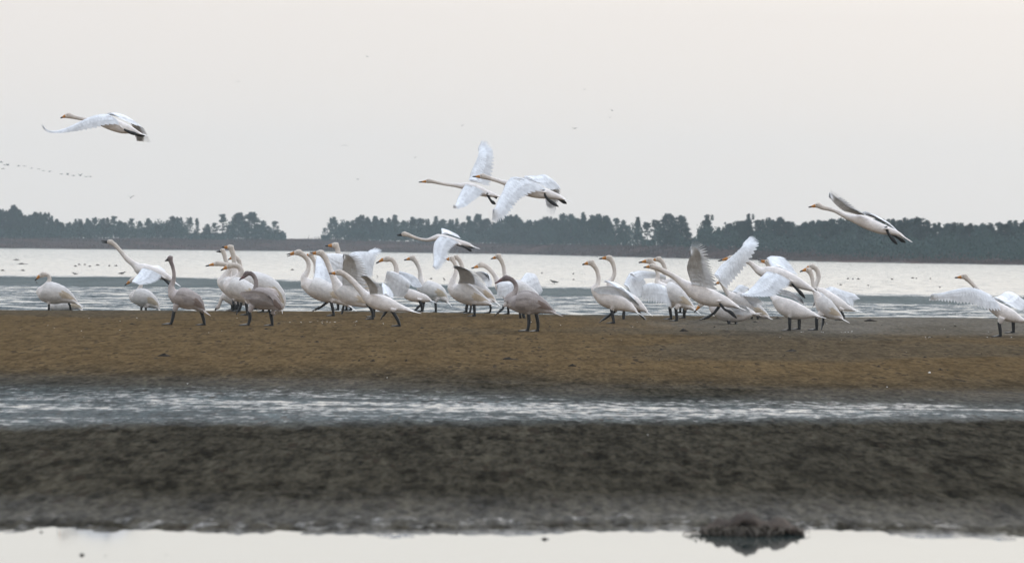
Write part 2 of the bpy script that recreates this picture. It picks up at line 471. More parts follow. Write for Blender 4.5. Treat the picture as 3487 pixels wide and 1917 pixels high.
# ------------------------------------------------------------------ water sheet (still in the near pool, ruffled in the lagoon)
rows = [9.0]
while rows[-1] < 1500:
    y = rows[-1]; rows.append(y + max(.5, y * y / 6870 * 1.2))
rows = np.array(rows)
Xw, Yw, Uw = fan(rows, 160, .17)
ruf = sstep(2, 8, Yw - B_wet_near(Uw)) * .25
ruf = np.where(Yw > B_crest(Uw), 1.0, ruf)
bf, bn = B_band_far(Uw), B_band_near(Uw)
calm = sstep(-2, 4, Yw - bf) * (1 - sstep(25, 110, Yw - bf))      # slick strip beyond the flat
ruf = np.where(Yw > bn, 1 - .28 * calm, ruf)
ruf = ruf * (1 - .87 * sstep(-2, 10, Yw - bf)) + .10 * sstep(25, 300, Yw - bf)
far = sstep(60, 260, Yw - bf)
mt_w, n, b = new_mat("lagoon_water")
g = N(n, "ShaderNodeTexCoord")
a1 = N(n, "ShaderNodeAttribute", attribute_name='ruffle')
a2 = N(n, "ShaderNodeAttribute", attribute_name='far')
b.inputs['Base Color'].default_value = (.034, .046, .044, 1)
b.inputs['IOR'].default_value = 1.333
b.inputs['Specular IOR Level'].default_value = .5
# wavelets: slopes taken straight from noise so that they hold at any distance
def slope_noise(scale, sx, sy, det):
    mp = N(n, "ShaderNodeMapping"); mp.inputs['Scale'].default_value = (sx, sy, 1.0)
    n.links.new(g.outputs['Object'], mp.inputs[0])
    t = N(n, "ShaderNodeTexNoise", Scale=scale, Detail=det, Roughness=.6)
    n.links.new(mp.outputs[0], t.inputs['Vector'])
    return t
ta = slope_noise(1.0, 6.0, 3.0, 3.0)          # small chop
tb = slope_noise(1.0, 1.1, .42, 4.0)          # wind streaks: where the chop stands steep
stp = N(n, "ShaderNodeMapRange"); stp.inputs['From Min'].default_value = .40; stp.inputs['From Max'].default_value = .60
stp.inputs['To Min'].default_value = WAVE_LO; stp.inputs['To Max'].default_value = WAVE_HI
n.links.new(tb.outputs['Fac'], stp.inputs['Value'])
amp = N(n, "ShaderNodeMath", operation='MULTIPLY'); n.links.new(stp.outputs[0], amp.inputs[0]); n.links.new(a1.outputs['Fac'], amp.inputs[1])
sub = N(n, "ShaderNodeVectorMath", operation='SUBTRACT'); sub.inputs[1].default_value = (.5, .70, .5)
n.links.new(ta.outputs['Color'], sub.inputs[0])
scl = N(n, "ShaderNodeVectorMath", operation='SCALE'); n.links.new(sub.outputs[0], scl.inputs[0]); n.links.new(amp.outputs[0], scl.inputs['Scale'])
flt = N(n, "ShaderNodeVectorMath", operation='MULTIPLY'); flt.inputs[1].default_value = (1, 1, 0); n.links.new(scl.outputs[0], flt.inputs[0])
ad = N(n, "ShaderNodeVectorMath", operation='ADD'); ad.inputs[1].default_value = (0, 0, 1); n.links.new(flt.outputs[0], ad.inputs[0])
nm = N(n, "ShaderNodeVectorMath", operation='NORMALIZE'); n.links.new(ad.outputs[0], nm.inputs[0])
n.links.new(nm.outputs[0], b.inputs['Normal'])
rr = N(n, "ShaderNodeMapRange"); rr.inputs['To Min'].default_value = .03; rr.inputs['To Max'].default_value = .16
n.links.new(a1.outputs['Fac'], rr.inputs['Value'])
n.links.new(rr.outputs[0], b.inputs['Roughness'])
o = fast_grid('water', Xw, Yw, np.zeros_like(Xw), mt_w, {'ruffle': ruf, 'far': far})
tag(o, kind='structure')

# ------------------------------------------------------------------ pines on the far shore
def make_pine(seed, form, H=7.0):
    """needle clumps on irregular limbs; returns (crown mesh, trunk mesh), base at the origin, height H"""
    r = random.Random(seed)
    clumps, limbs = [], []
    lean = r.uniform(-.04, .04)
    if form == 'cone':
        n = 30
        for i in range(n):
            t = .16 + .84 * (i / (n - 1))
            rad = (1 - t) ** .8 * 2.0 + .15
            for q in range(4 if t < .85 else 1):
                a = r.uniform(0, 2 * math.pi); d = rad * r.uniform(.35, 1.0)
                clumps.append((math.cos(a) * d, math.sin(a) * d, H * t * .97 - d * .1, .24 + .22 * (1 - t)))
    elif form == 'round':
        n = 120
        for i in range(n):
            t = r.uniform(.08, 1.0)
            prof = max(math.sin(min(1, max(t, .1)) * math.pi * .84 + .42), .05) ** .75
            rad = 2.15 * max(prof, .15) * r.uniform(.45, 1.08)
            a = r.uniform(0, 2 * math.pi)
            clumps.append((math.cos(a) * rad, math.sin(a) * rad, H * t * .95, r.uniform(.24, .50)))
    elif form == 'open':
        for i in range(46):
            t = r.choice([.38, .5, .62, .74, .86, .96]) + r.uniform(-.03, .03)
            rad = 2.2 * (1.15 - t * .75) * r.uniform(.3, 1.05)
            a = r.uniform(0, 2 * math.pi)
            clumps.append((math.cos(a) * rad, math.sin(a) * rad, H * t * .96, r.uniform(.22, .42)))
    else:  # slim
        for i in range(46):
            t = r.uniform(.12, 1.0)
            rad = .95 * (1.2 - t) * r.uniform(.3, 1.1)
            a = r.uniform(0, 2 * math.pi)
            clumps.append((math.cos(a) * rad, math.sin(a) * rad, H * t * .96, r.uniform(.2, .36)))
    clumps.append((lean * H, 0, H * .97, .16)); clumps.append((lean * H, 0, H * .91, .24)); clumps.append((lean * H, 0, H * .84, .34)); clumps.append((lean * H, 0, H * .72, .5))
    V, Fc = [], []
    for q in range(r.randint(2, 4) if form != 'cone' else 1):     # ragged leading shoots
        a = r.uniform(0, 6.28); d0 = r.uniform(.2, 1.1); top_ = H * r.uniform(.86, 1.0)
        for k in range(4): clumps.append((math.cos(a) * d0, math.sin(a) * d0, top_ - k * .28, .10 + .07 * k))
    for (cx, cy, cz, cr) in clumps:
        cx += lean * cz
        limbs.append((cx, cy, cz))
        for q in range(int(30 + 90 * cr)):
            # a point in a flattened, ragged ball
            while True:
                p = (r.uniform(-1, 1), r.uniform(-1, 1), r.uniform(-1, 1))
                if p[0] ** 2 + p[1] ** 2 + p[2] ** 2 < 1: break
            k = r.uniform(.8, 1.25)
            c = Vector((cx + p[0] * cr * 1.25 * k, cy + p[1] * cr * 1.25 * k, cz + p[2] * cr * .8 * k + .12 * cr * (p[0] ** 2 + p[1] ** 2)))
            d = Vector((r.gauss(0, 1), r.gauss(0, 1), r.gauss(0, .6) + .35)).normalized()
            s = d.orthogonal().normalized() * r.uniform(.035, .07)
            L = r.uniform(.14, .36)
            i0 = len(V)
            V += [c - s, c + s, c + d * L + s * .5, c + d * L - s * .5]
            Fc.append((i0, i0 + 1, i0 + 2, i0 + 3))
    me = bpy.data.meshes.new('crown')
    me.from_pydata([tuple(v) for v in V], [], Fc); me.materials.append(M_NEEDLE)
    # trunk and limbs
    TV, TF = [], []
    def tube(pts, r0, r1, ns=6):
        b0 = len(TV)
        for i, p in enumerate(pts):
            rr_ = r0 + (r1 - r0) * i / (len(pts) - 1)
            for k in range(ns):
                a = 2 * math.pi * k / ns
                TV.append(Vector(p) + Vector((math.cos(a) * rr_, math.sin(a) * rr_, 0)))
        for i in range(len(pts) - 1):
            for k in range(ns):
                TF.append((b0 + i * ns + k, b0 + i * ns + (k + 1) % ns, b0 + (i + 1) * ns + (k + 1) % ns, b0 + (i + 1) * ns + k))
    tube([(lean * H * t + .06 * math.sin(t * 7 + seed), .05 * math.cos(t * 5), H * .95 * t - (.3 if t == 0 else 0)) for t in [0, .15, .3, .45, .6, .75, .9, 1]], .15, .03)
    for (x, y, z) in limbs:
        if r.random() < .35:
            z0 = max(.5, z - .35 - .35 * math.hypot(x, y))
            tube([(lean * z0, 0, z0), (x * .5, y * .5, z0 + (z - z0) * .4), (x, y, z)], .045, .015, 4)
    tm = bpy.data.meshes.new('trunk')
    tm.from_pydata([tuple(v) for v in TV], [], TF); tm.materials.append(M_BARK)
    return me, tm

PINES = {f: [make_pine(s, f) for s in ss] for f, ss in
         {'cone': [1, 2, 3], 'round': [11, 12, 13, 14, 15], 'open': [21, 22, 23], 'slim': [31, 32]}.items()}

def pine(x, ytop, form='round', back=10.0, label=None, group=None, wide=1.0, name='pine_tree'):
    u = (x - CX) / F
    Z = float(B_shore(np.array([u]))[0]) + 62 + back
    p = at(x, 0, Z)
    # rolled camera: find the upright position under the crown top
    top = at(x, ytop, Z)
    gz = float(ground_z(np.array([top.x]), np.array([top.y]))[0])
    H = top.z - gz
    cm, tm = random.choice(PINES[form])
    r_ = bpy.data.objects.new(name, None); COL.objects.link(r_)
    r_.location = (top.x, top.y, gz - .05)
    s = H / 7.0
    ws = s * wide * random.uniform(.72, 1.22)
    r_.scale = (ws, ws, s)
    r_.rotation_euler = (0, 0, random.uniform(0, 6.28))
    c = bpy.data.objects.new('crown', cm); COL.objects.link(c); c.parent = r_
    t = bpy.data.objects.new('trunk', tm); COL.objects.link(t); t.parent = r_
    tag(r_, label, 'tree', group)
    return r_

ORD = 'first second third fourth fifth sixth seventh eighth ninth tenth eleventh twelfth thirteenth fourteenth fifteenth sixteenth seventeenth eighteenth nineteenth twentieth'.split()
def ordn(i):
    if i < 20: return ORD[i]
    return ['twenty', 'thirty', 'forty'][(i + 1) // 10 - 2] + '-' + ORD[(i + 1) % 10 - 1] if (i + 1) % 10 else ['thirtieth', 'fortieth'][(i + 1) // 10 - 3]
GL = 'pines of the wood that ends at the gap of open sky'
GM = 'pines of the long wood behind the lagoon'
left = [(0, 712), (22, 716), (45, 702), (66, 714), (85, 722), (104, 722), (122, 712), (138, 720), (156, 727), (175, 732), (192, 744), (215, 748),
        (235, 754), (258, 750), (278, 744), (300, 742), (322, 738), (345, 745), (365, 738), (390, 740), (408, 748), (425, 748), (450, 748), (475, 750),
        (505, 745), (535, 752), (552, 757), (568, 752), (588, 733), (606, 742)]
for i, (x, y) in enumerate(left):
    pine(x, y + random.choice([-5, -2, 0, 2, 9]), random.choice(['round', 'round', 'cone', 'open']), random.uniform(0, 14),
         'hazy pine, %s crown ' % ordn(min(i, len(left) - 1 - i)) + ('from the picture edge in the wood before the sky gap' if i <= len(left) - 1 - i else 'from the open-crowned pine toward the picture edge'), GL)
for (x, y, f, lb) in [
    (645, 740, 'open', 'open-crowned pine with sky showing through, first beyond the closed canopy'),
    (672, 743, 'slim', 'slim ragged pine beside the open-crowned pine, thin sky gaps at its sides'),
    (705, 762, 'round', 'low bushy pine in the dip between two open-crowned pines'),
    (732, 758, 'open', 'small open pine just before the three tall pines near the gap'),
    (756, 728, 'open', 'first of the three tall pines that rise near the gap of open sky'),
    (812, 724, 'round', 'second of the three tall pines that rise near the gap, dense crown'),
    (860, 722, 'round', 'broadest of the three tall pines that rise near the gap of open sky'),
    (785, 765, 'round', 'short pine filling the space between the first and second tall pines'),
    (898, 750, 'round', 'sloping-shouldered pine right after the three tall pines'),
    (940, 752, 'open', 'last tall pine of the wood, leaning out over the gap of open sky'),
    (962, 785, 'round', 'lowest small pine at the very end of the wood beside the gap of sky'),
    (920, 772, 'round', 'short pine tucked under the last two trees before the gap')]:
    pine(x, y, f, random.uniform(0, 10), lb)
for (x, y, f, lb) in [
    (1104, 775, 'open', 'thin see-through pine at the start of the long wood, beside the gap'),
    (1122, 757, 'open', 'second airy pine at the start of the long wood, sky speckled through it'),
    (1143, 738, 'slim', 'spiky slim pine rising over the airy trees at the start of the long wood')]:
    pine(x, y, f, random.uniform(0, 10), lb)
mid_ = [(1162, 748), (1183, 750), (1205, 755), (1228, 735), (1250, 738), (1280, 733), (1302, 745), (1325, 732), (1348, 735), (1375, 742),
        (1400, 735), (1425, 733), (1440, 742), (1457, 747), (1485, 738), (1510, 748), (1535, 752), (1555, 745), (1577, 756), (1600, 740),
        (1627, 733), (1655, 745), (1680, 756), (1704, 744), (1730, 740), (1752, 733), (1775, 745), (1800, 750), (1822, 752), (1842, 746), (1862, 735),
        (1890, 740), (1920, 728), (1947, 735), (1966, 740), (1987, 728), (2012, 732), (2040, 728), (2065, 736)]
for i, (x, y) in enumerate(mid_):
    pine(x, y + random.choice([-5, -2, 0, 2, 9]), random.choice(['round', 'round', 'round', 'cone', 'slim']), random.uniform(0, 14),
         'hazy pine, %s crown ' % ordn(min(i, len(mid_) - 1 - i)) + ('after the airy trees that start the long wood' if i <= len(mid_) - 1 - i else 'before the thinning stretch of the long wood'), GM)
for (x, y, f, lb) in [
    (2096, 741, 'open', 'loose-crowned pine at the thinning stretch of the long wood, sky low through it'),
    (2122, 748, 'round', 'round pine next to a gap with a narrow spire of a tree'),
    (2172, 738, 'slim', 'narrow spire-like pine standing clear between two round ones'),
    (2205, 756, 'open', 'flat-topped airy pine reaching toward the narrow spire'),
    (2240, 748, 'open', 'airy pine joining the twin-topped crown with a bright gap below'),
    (2278, 727, 'round', 'tallest pine of the twin-topped pair before the lone conical pine'),
    (2316, 733, 'round', 'second crown of the twin-topped pair, next to the bright gap'),
    (2405, 730, 'cone', 'lone conical pine standing clear with bright sky on both sides'),
    (2448, 772, 'round', 'low pine at the foot of the lone conical one'),
    (2482, 760, 'round', 'pine of middle height between the lone conical pine and the next dense crowns'),
    (2345, 792, 'round', 'stunted pine low in the bright gap beside the lone conical pine')]:
    pine(x, y, f, random.uniform(0, 8), lb)
GR = 'pines of the dense wood beyond the lone conical pine'
right = [(2508, 750), (2526, 742), (2548, 732), (2580, 745), (2600, 750), (2622, 740), (2655, 738), (2675, 750), (2697, 754), (2725, 755), (2745, 757), (2765, 750), (2792, 748),
         (2812, 748), (2832, 745), (2862, 740), (2882, 743), (2902, 742), (2920, 748), (2940, 745), (2962, 752), (2985, 748), (3005, 750), (3022, 745), (3042, 742),
         (3058, 746), (3076, 742), (3096, 748), (3115, 740), (3135, 744), (3155, 750), (3178, 758), (3203, 755), (3230, 750), (3250, 758), (3272, 755), (3300, 752), (3322, 756),
         (3346, 750), (3375, 749), (3398, 757), (3422, 760), (3440, 755), (3458, 755), (3480, 757), (3505, 752)]
for i, (x, y) in enumerate(right):
    pine(x, y + random.choice([-5, -2, 0, 2, 9]), random.choice(['round', 'round', 'cone', 'open', 'slim']), random.uniform(0, 14),
         'hazy pine, %s crown ' % ordn(min(i, len(right) - 1 - i)) + ('beyond the lone conical pine in the dense wood' if i <= len(right) - 1 - i else 'from the picture edge in the wood beyond the conical pine'), GR)
# the second rank that closes the wood behind the first
def top_at(x):
    xs = [p[0] for p in left + mid_ + right]; ys = [p[1] for p in left + mid_ + right]
    return np.interp(x, xs, ys)
x = 6
while x < 3500:
    if not (628 < x < 1160 or 2100 < x < 2500):
        pine(x, float(top_at(x)) + random.uniform(6, 30), 'round', random.uniform(16, 34),
             'hazy pine standing in the second rank, mostly hidden by the trees in front', 'pines of the second rank in the wood', wide=1.3)
    x += random.uniform(26, 44)

# low scrub that fills the wood's foot, and the dry reeds along the bank
def scatter(name, c, d, wd, mat, label):
    """many short blades: c base, d direction, wd half width"""
    n_ = len(c)
    a = rng.normal(size=(n_, 3)) * [1, .5, 0]; a /= np.linalg.norm(a, axis=1)[:, None] + 1e-9
    s_ = a * wd[:, None]
    V = np.stack([c - s_, c + s_, c + d + s_ * .4, c + d - s_ * .4], 1).reshape(-1, 3)
    F_ = np.arange(4 * n_).reshape(-1, 4)
    me = bpy.data.meshes.new(name); me.from_pydata(V.tolist(), [], F_.tolist()); me.materials.append(mat)
    o = bpy.data.objects.new(name, me); COL.objects.link(o)
    tag(o, label, None, None, 'stuff')
    return o

n_ = 60000
x = rng.uniform(-150, 3640, n_); x = x[(x < 972) | (x > 1092)]
u = (x - CX) / F; Z = B_shore(u) + rng.uniform(0, 1, len(x)) * (34 + 40 * np.clip((x - 2300) / 800, 0, 1)) + 56 - 40 * np.clip((x - 2300) / 800, 0, 1)
cl_ = vnoise(x * .03, Z * .1, 5)
thin = ((x > 2330) & (x < 2372)) | ((x > 2078) & (x < 2100)) | ((x > 2185) & (x < 2225)) | ((x > 640) & (x < 770)) | ((x > 900) & (x < 1120))
h = (1.0 + 3.4 * cl_) * np.where(thin, .38, 1) * np.where(x > 2500, .72, 1)
gz = ground_z(u * Z, Z)
c = np.stack([u * Z, Z, gz + h * rng.rand(len(x)) ** .8], 1)
d = np.stack([rng.normal(0, .1, len(x)), rng.normal(0, .1, len(x)), rng.uniform(.12, .34, len(x))], 1)
scatter('undergrowth', c, d, rng.uniform(.08, .17, len(x)), M_NEEDLE, 'low dark scrub filling the foot of the far pine wood')
n_ = 60000
x = rng.uniform(-150, 3640, n_); u = (x - CX) / F; Z = B_shore(u) + rng.uniform(4, 74, n_)
ok = vnoise(x * .012, Z * .16, 15) > rng.uniform(.35, .85, n_)
x, u, Z = x[ok], u[ok], Z[ok]
gz = ground_z(u * Z, Z)
hh = np.where(rng.rand(len(x)) < .95, rng.uniform(.12, .42, len(x)), rng.uniform(.5, 1.0, len(x)))
scatter('dry_reeds', np.stack([u * Z, Z, gz], 1), np.stack([rng.normal(0, .05, len(x)), 0 * x, hh], 1), rng.uniform(.03, .09, len(x)), M_REED,
        'dry brown reeds and marsh grass along the far bank')

# ------------------------------------------------------------------ the haze over the lagoon
hx, hy0, hy1, hz0, hz1 = 420.0, -40.0, 1900.0, -1.2, 46.0
hv = [(-hx, hy0, hz0), (hx, hy0, hz0), (hx, hy1, hz0), (-hx, hy1, hz0), (-hx, hy0, hz1), (hx, hy0, hz1), (hx, hy1, hz1), (-hx, hy1, hz1)]
hf = [(0, 3, 2, 1), (4, 5, 6, 7), (0, 1, 5, 4), (1, 2, 6, 5), (2, 3, 7, 6), (3, 0, 4, 7)]
mh = bpy.data.materials.new('haze_air'); mh.use_nodes = True
nn = mh.node_tree; nn.nodes.clear()
oo = nn.nodes.new('ShaderNodeOutputMaterial'); pv = nn.nodes.new('ShaderNodeVolumePrincipled')
pv.inputs['Color'].default_value = (.75, .87, .92, 1)
pv.inputs['Density'].default_value = HAZE
pv.inputs['Anisotropy'].default_value = 0.0
nn.links.new(pv.outputs[0], oo.inputs['Volume'])
o = mesh_obj('haze', hv, hf, mh, smooth=False); tag(o, kind='stuff')

# ------------------------------------------------------------------ birds
CROPS = {'A': (100, 760, .25419), 'B': (540, 780, .25419), 'C': (950, 780, .25419), 'D': (1220, 760, .25419), 'E': (1450, 800, .25419),
         'F': (1920, 780, .25419), 'G': (2250, 780, .25419), 'H': (2600, 800, .25419), 'I': (3087, 880, .21186), 'J': (120, 360, .16304),
         'K': (1400, 460, .22599), 'L': (1320, 760, .13199), 'M': (2720, 620, .16949), 'P': (0, 0, 1.0)}

def cat(P, t):
    """Catmull-Rom through the rows of P at parameter t in [0, 1]"""
    P = np.asarray(P, float); n = len(P)
    if n == 1: return P[0]
    s = min(max(t, 0), 1) * (n - 1); i = min(int(s), n - 2); f = s - i
    p1, p2 = P[i], P[i + 1]
    p0 = P[i - 1] if i > 0 else 2 * p1 - p2
    p3 = P[i + 2] if i + 2 < n else 2 * p2 - p1
    return .5 * ((2 * p1) + (-p0 + p2) * f + (2 * p0 - 5 * p1 + 4 * p2 - p3) * f * f + (-p0 + 3 * p1 - 3 * p2 + p3) * f ** 3)

def loft(P, R, wf=1.0, ns=14, V=None, Fc=None, flat=None):
    """closed tube through 3D points P with radii R; wf widens it across the view; flat scales the height"""
    base = len(V)
    n = len(P)
    for i in range(n):
        a = P[max(i - 1, 0)]; c = P[min(i + 1, n - 1)]
        t = (c - a)
        if t.length < 1e-6: t = Vector((-1, 0, 0))
        t.normalize()
        lat = Vector((0, 1, 0)); lat = (lat - t * lat.dot(t)).normalized()
        upv = lat.cross(t).normalized()
        w_ = wf[i] if hasattr(wf, '__len__') else wf
        for k in range(ns):
            an = 2 * math.pi * k / ns
            V.append(P[i] + lat * (math.cos(an) * R[i] * w_) + upv * (math.sin(an) * R[i]))
    for i in range(n - 1):
        for k in range(ns):
            Fc.append((base + i * ns + k, base + i * ns + (k + 1) % ns, base + (i + 1) * ns + (k + 1) % ns, base + (i + 1) * ns + k))
    Fc.append(tuple(base + k for k in range(ns))[::-1])
    Fc.append(tuple(base + (n - 1) * ns + k for k in range(ns)))

TMP = []
def fuse(V, Fc, voxel=.011, smooth=5):
    """weld overlapping closed tubes into one continuous skin"""
    me = bpy.data.meshes.new('tmp'); me.from_pydata([tuple(v) for v in V], [], Fc)
    ob = bpy.data.objects.new('tmp', me); COL.objects.link(ob)
    md = ob.modifiers.new('r', 'REMESH'); md.mode = 'VOXEL'; md.voxel_size = voxel
    sm = ob.modifiers.new('s', 'SMOOTH'); sm.iterations = smooth; sm.factor = .5
    dg = bpy.context.evaluated_depsgraph_get()
    ev = ob.evaluated_get(dg); em = ev.to_mesh()
    n = len(em.vertices); co = np.empty(n * 3, np.float32); em.vertices.foreach_get('co', co)
    faces = [tuple(p.vertices) for p in em.polygons]
    ev.to_mesh_clear()
    bpy.data.objects.remove(ob); bpy.data.meshes.remove(me)
    return co.reshape(-1, 3), faces

WHITE = np.array([.87, .83, .80]); HEADC = np.array([.63, .55, .475])
JUV = np.array([.47, .41, .385]); JUVN = np.array([.22, .175, .165]); DUST = np.array([.50, .44, .40])

class MeshBag:
    def __init__(s): s.V = []; s.F = []; s.M = []; s.C = []
    def add(s, V, F, mat, colr):
        b = len(s.V)
        s.V += [tuple(v) for v in V]
        s.F += [tuple(b + i for i in f) for f in F]
        s.M += [mat] * len(F)
        if isinstance(colr, np.ndarray) and colr.ndim == 2: s.C += [tuple(c) for c in colr]
        else: s.C += [tuple(colr)] * len(V)

def blade(bag, pts, widths, nrm, colr, mat=1, tilt=.25, tipc=None):
    """one feather: a strip with a raised quill, tilted like a roof tile"""
    V, F_ = [], []
    n = len(pts)
    for i in range(n):
        a = pts[max(i - 1, 0)]; c = pts[min(i + 1, n - 1)]
        t = (c - a).normalized()
        nn_ = nrm[i] if isinstance(nrm, list) else nrm
        s = nn_.cross(t)
        if s.length < 1e-5: s = Vector((0, 1, 0))
        s.normalize(); nn_ = t.cross(s).normalized()
        wd = widths[i]
        V += [pts[i] - s * wd - nn_ * (wd * tilt), pts[i] + nn_ * (wd * .12), pts[i] + s * wd + nn_ * (wd * tilt)]
    for i in range(n - 1):
        for k in range(2):
            a = i * 3 + k
            F_.append((a, a + 1, a + 4, a + 3))
    bag.add(V, F_, mat, colr)

def wing(bag, px, Z, side, tipdz, stations, rootdz=.10, colr=WHITE, nf=23, juv=False):
    """px: pixel->point; stations: rows (Lx, Ly, Tx, Ty[, extra dz]) from shoulder to wing tip"""
    n = len(stations)
    L, T = [], []
    for i, st in enumerate(stations):
        f = i / (n - 1)
        dz = side * (rootdz + (tipdz - rootdz) * f) + (st[4] if len(st) > 4 else 0)
        L.append(tuple(px(st[0], st[1], Z + dz - side * .0)))
        T.append(tuple(px(st[2], st[3], Z + dz + side * .04)))
    L = np.array(L); T = np.array(T)
    def surf(s, v):
        l, t = cat(L, s), cat(T, s)
        c = t - l; cl = np.linalg.norm(c)
        e = 1e-2
        sp = (cat(L, min(s + e, 1)) + cat(T, min(s + e, 1))) / 2 - (cat(L, max(s - e, 0)) + cat(T, max(s - e, 0))) / 2
        nr = np.cross(sp, c) if side < 0 else np.cross(c, sp)
        ln = np.linalg.norm(nr); nr = nr / ln if ln > 1e-9 else np.array([0, 0, 1.])
        p = l + c * v + nr * (math.sin(min(v, 1) ** .7 * math.pi) * .10 * cl * (1 - .5 * s) - .02 * v * v * cl)
        return Vector(p), Vector(nr), cl
    # thick arm and hand: closed section over the front part of the chord
    V, F_, C_ = [], [], []
    NS, sec = 18, [(.0, .0), (.05, .6), (.18, 1.0), (.34, .75), (.50, .15), (.50, -.15), (.30, -.35), (.12, -.4)]
    for i in range(NS):
        s = i / (NS - 1) * .86
        for (v, h) in sec:
            p, nr, cl = surf(s, v * (.9 - .45 * s))
            th = .028 * (1 - .75 * s)
            V.append(p + nr * (h * th))
    k = len(sec)
    for i in range(NS - 1):
        for j in range(k):
            F_.append((i * k + j, i * k + (j + 1) % k, (i + 1) * k + (j + 1) % k, (i + 1) * k + j))
    F_.append(tuple(range(k))); F_.append(tuple((NS - 1) * k + j for j in range(k)))
    bag.add(V, F_, 0, colr)
    # feathers: long flight row, then two shorter covert rows above
    for row, (v0, v1, cnt, wk, off) in enumerate([(.12, 1.0, nf, 1.0, 0.0), (.08, .58, nf, 1.05, .007), (.04, .38, nf + 2, 1.1, .014)]):
        for sgn in ((1, -1) if row else (1,)):
            for i in range(cnt):
                s = (i + .5) / cnt
                if not row:      # more, narrower secondaries; fewer, longer primaries
                    s = .56 * (i + .5) / 13 if i < 13 else .56 + .44 * (i - 12.6) / (cnt - 12.6)
                jit = random.uniform(-.02, .02)
                pts, nrs = [], []
                npt = 7
                for q in range(npt):
                    v = v0 + (v1 + jit - v0) * q / (npt - 1)
                    p, nr, cl = surf(s, v)
                    pts.append(p + nr * (off * sgn)); nrs.append(nr)
                # spacing to the next feather at mid chord
                ds = 1 / cnt if row or s < .56 else .44 / (cnt - 12.6)
                sb = min(s, 1 - ds)
                pm, _, _ = surf(sb + ds, .6); pm0, _, _ = surf(sb, .6)
                sp_ = max((pm - pm0).length, .012)
                wd = min(max(sp_ * .74 * wk, .017), .09)
                tip = [.85, .95, 1, 1, .92, .66, .12] if s < .60 or row else [.95, 1, .92, .72, .56, .42, .08]
                c_ = colr * (random.uniform(.95, 1.0) if row else random.uniform(.86, 1.0))
                blade(bag, pts, [wd * t_ for t_ in tip], nrs, c_, 1 if not row else 0, .26 if not row else .12)
    return surf

def folded(bag, Pb, Rb, wf, colr, juv):
    """closed wings lying along the flanks: overlapping blades from shoulder to rump"""
    n = len(Pb)
    def body(t, phi, side, k=1.04):
        s = min(max(t, 0), 1) * (n - 1); i = min(int(s), n - 2); f = s - i
        c = Pb[i].lerp(Pb[i + 1], f); r = Rb[i] + (Rb[i + 1] - Rb[i]) * f
        tg = (Pb[i + 1] - Pb[i]).normalized()
        lat = Vector((0, 1, 0)); lat = (lat - tg * lat.dot(tg)).normalized()
        upv = lat.cross(tg).normalized()
        if upv.z < 0: upv = -upv
        nr = upv * math.cos(phi) + lat * (math.sin(phi) * side)
        w_ = wf
        return c + upv * (math.cos(phi) * r * k) + lat * (math.sin(phi) * side * r * k * w_), nr, r
    for side in (-1, 1):
        for row, (m, t_front, t_back0, t_back1, off) in enumerate([(11, .86, .02, .16, .006), (10, .86, .34, .42, .016), (9, .88, .55, .60, .024)]):
            for i in range(m):
                f = i / (m - 1)
                p0 = math.radians(14 + 100 * f); p1 = math.radians(10 + 62 * f) if row == 0 else math.radians(12 + 92 * f)
                tb = t_back0 + (t_back1 - t_back0) * abs(f - .35) + random.uniform(-.02, .02)
                pts, nrs, wd = [], [], []
                for q in range(8):
                    g_ = q / 7
                    t = t_front + (tb - t_front) * g_
                    p, nr, r = body(t, p0 + (p1 - p0) * g_, side)
                    pts.append(p + nr * (off + .012 * math.sin(g_ * math.pi) + .004 * (i % 2))); nrs.append(nr)
                    wd.append(max(.024, .17 * r + .010) * (1 if q < 6 else (.75 if q == 6 else .15)))
                cc = colr * random.uniform(.90, 1.02)
                if juv: cc = colr * random.uniform(.72, 1.08)
                if row == 0 and f > .62:      # lower edge of closed wing: rusty stain, its shadow painted in too
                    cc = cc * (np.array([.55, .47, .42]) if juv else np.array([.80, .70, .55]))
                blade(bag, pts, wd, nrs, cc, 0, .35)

def foot(bag, p, d, s=1.0, flat=True):
    """webbed foot: three toes joined by skin, pointing along d"""
    d = d.normalized(); lat = Vector((0, 1, 0)); lat = (lat - d * lat.dot(d)).normalized(); u_ = lat.cross(d).normalized()
    if u_.z < 0: u_ = -u_
    tl = .125 * s
    tips = [p + d * tl * .86 + lat * .055 * s, p + d * tl, p + d * tl * .86 - lat * .055 * s]
    gaps = [p + d * tl * .80 + lat * .026 * s, p + d * tl * .80 - lat * .026 * s]
    ring = [p + lat * .014 * s - d * .01, tips[0], gaps[0], tips[1], gaps[1], tips[2], p - lat * .014 * s - d * .01]
    V = [q + u_ * .006 for q in ring] + [q - u_ * .006 for q in ring] + [p + u_ * .034, p + d * tl * .5 + u_ * .022]
    F_ = []
    m_ = len(ring)
    for i in range(m_): F_.append((i, (i + 1) % m_, m_ + (i + 1) % m_, m_ + i))
    F_.append(tuple(range(m_, 2 * m_))[::-1])
    a, b_ = 2 * m_, 2 * m_ + 1
    for i in range(m_):
        j = (i + 1) % m_
        F_.append((i, j, b_ if 1 <= i <= 4 else a))
    F_ += [(1, b_, a), (5, a, b_)]
    bag.add(V, F_, 2, np.array([.02, .02, .02]))

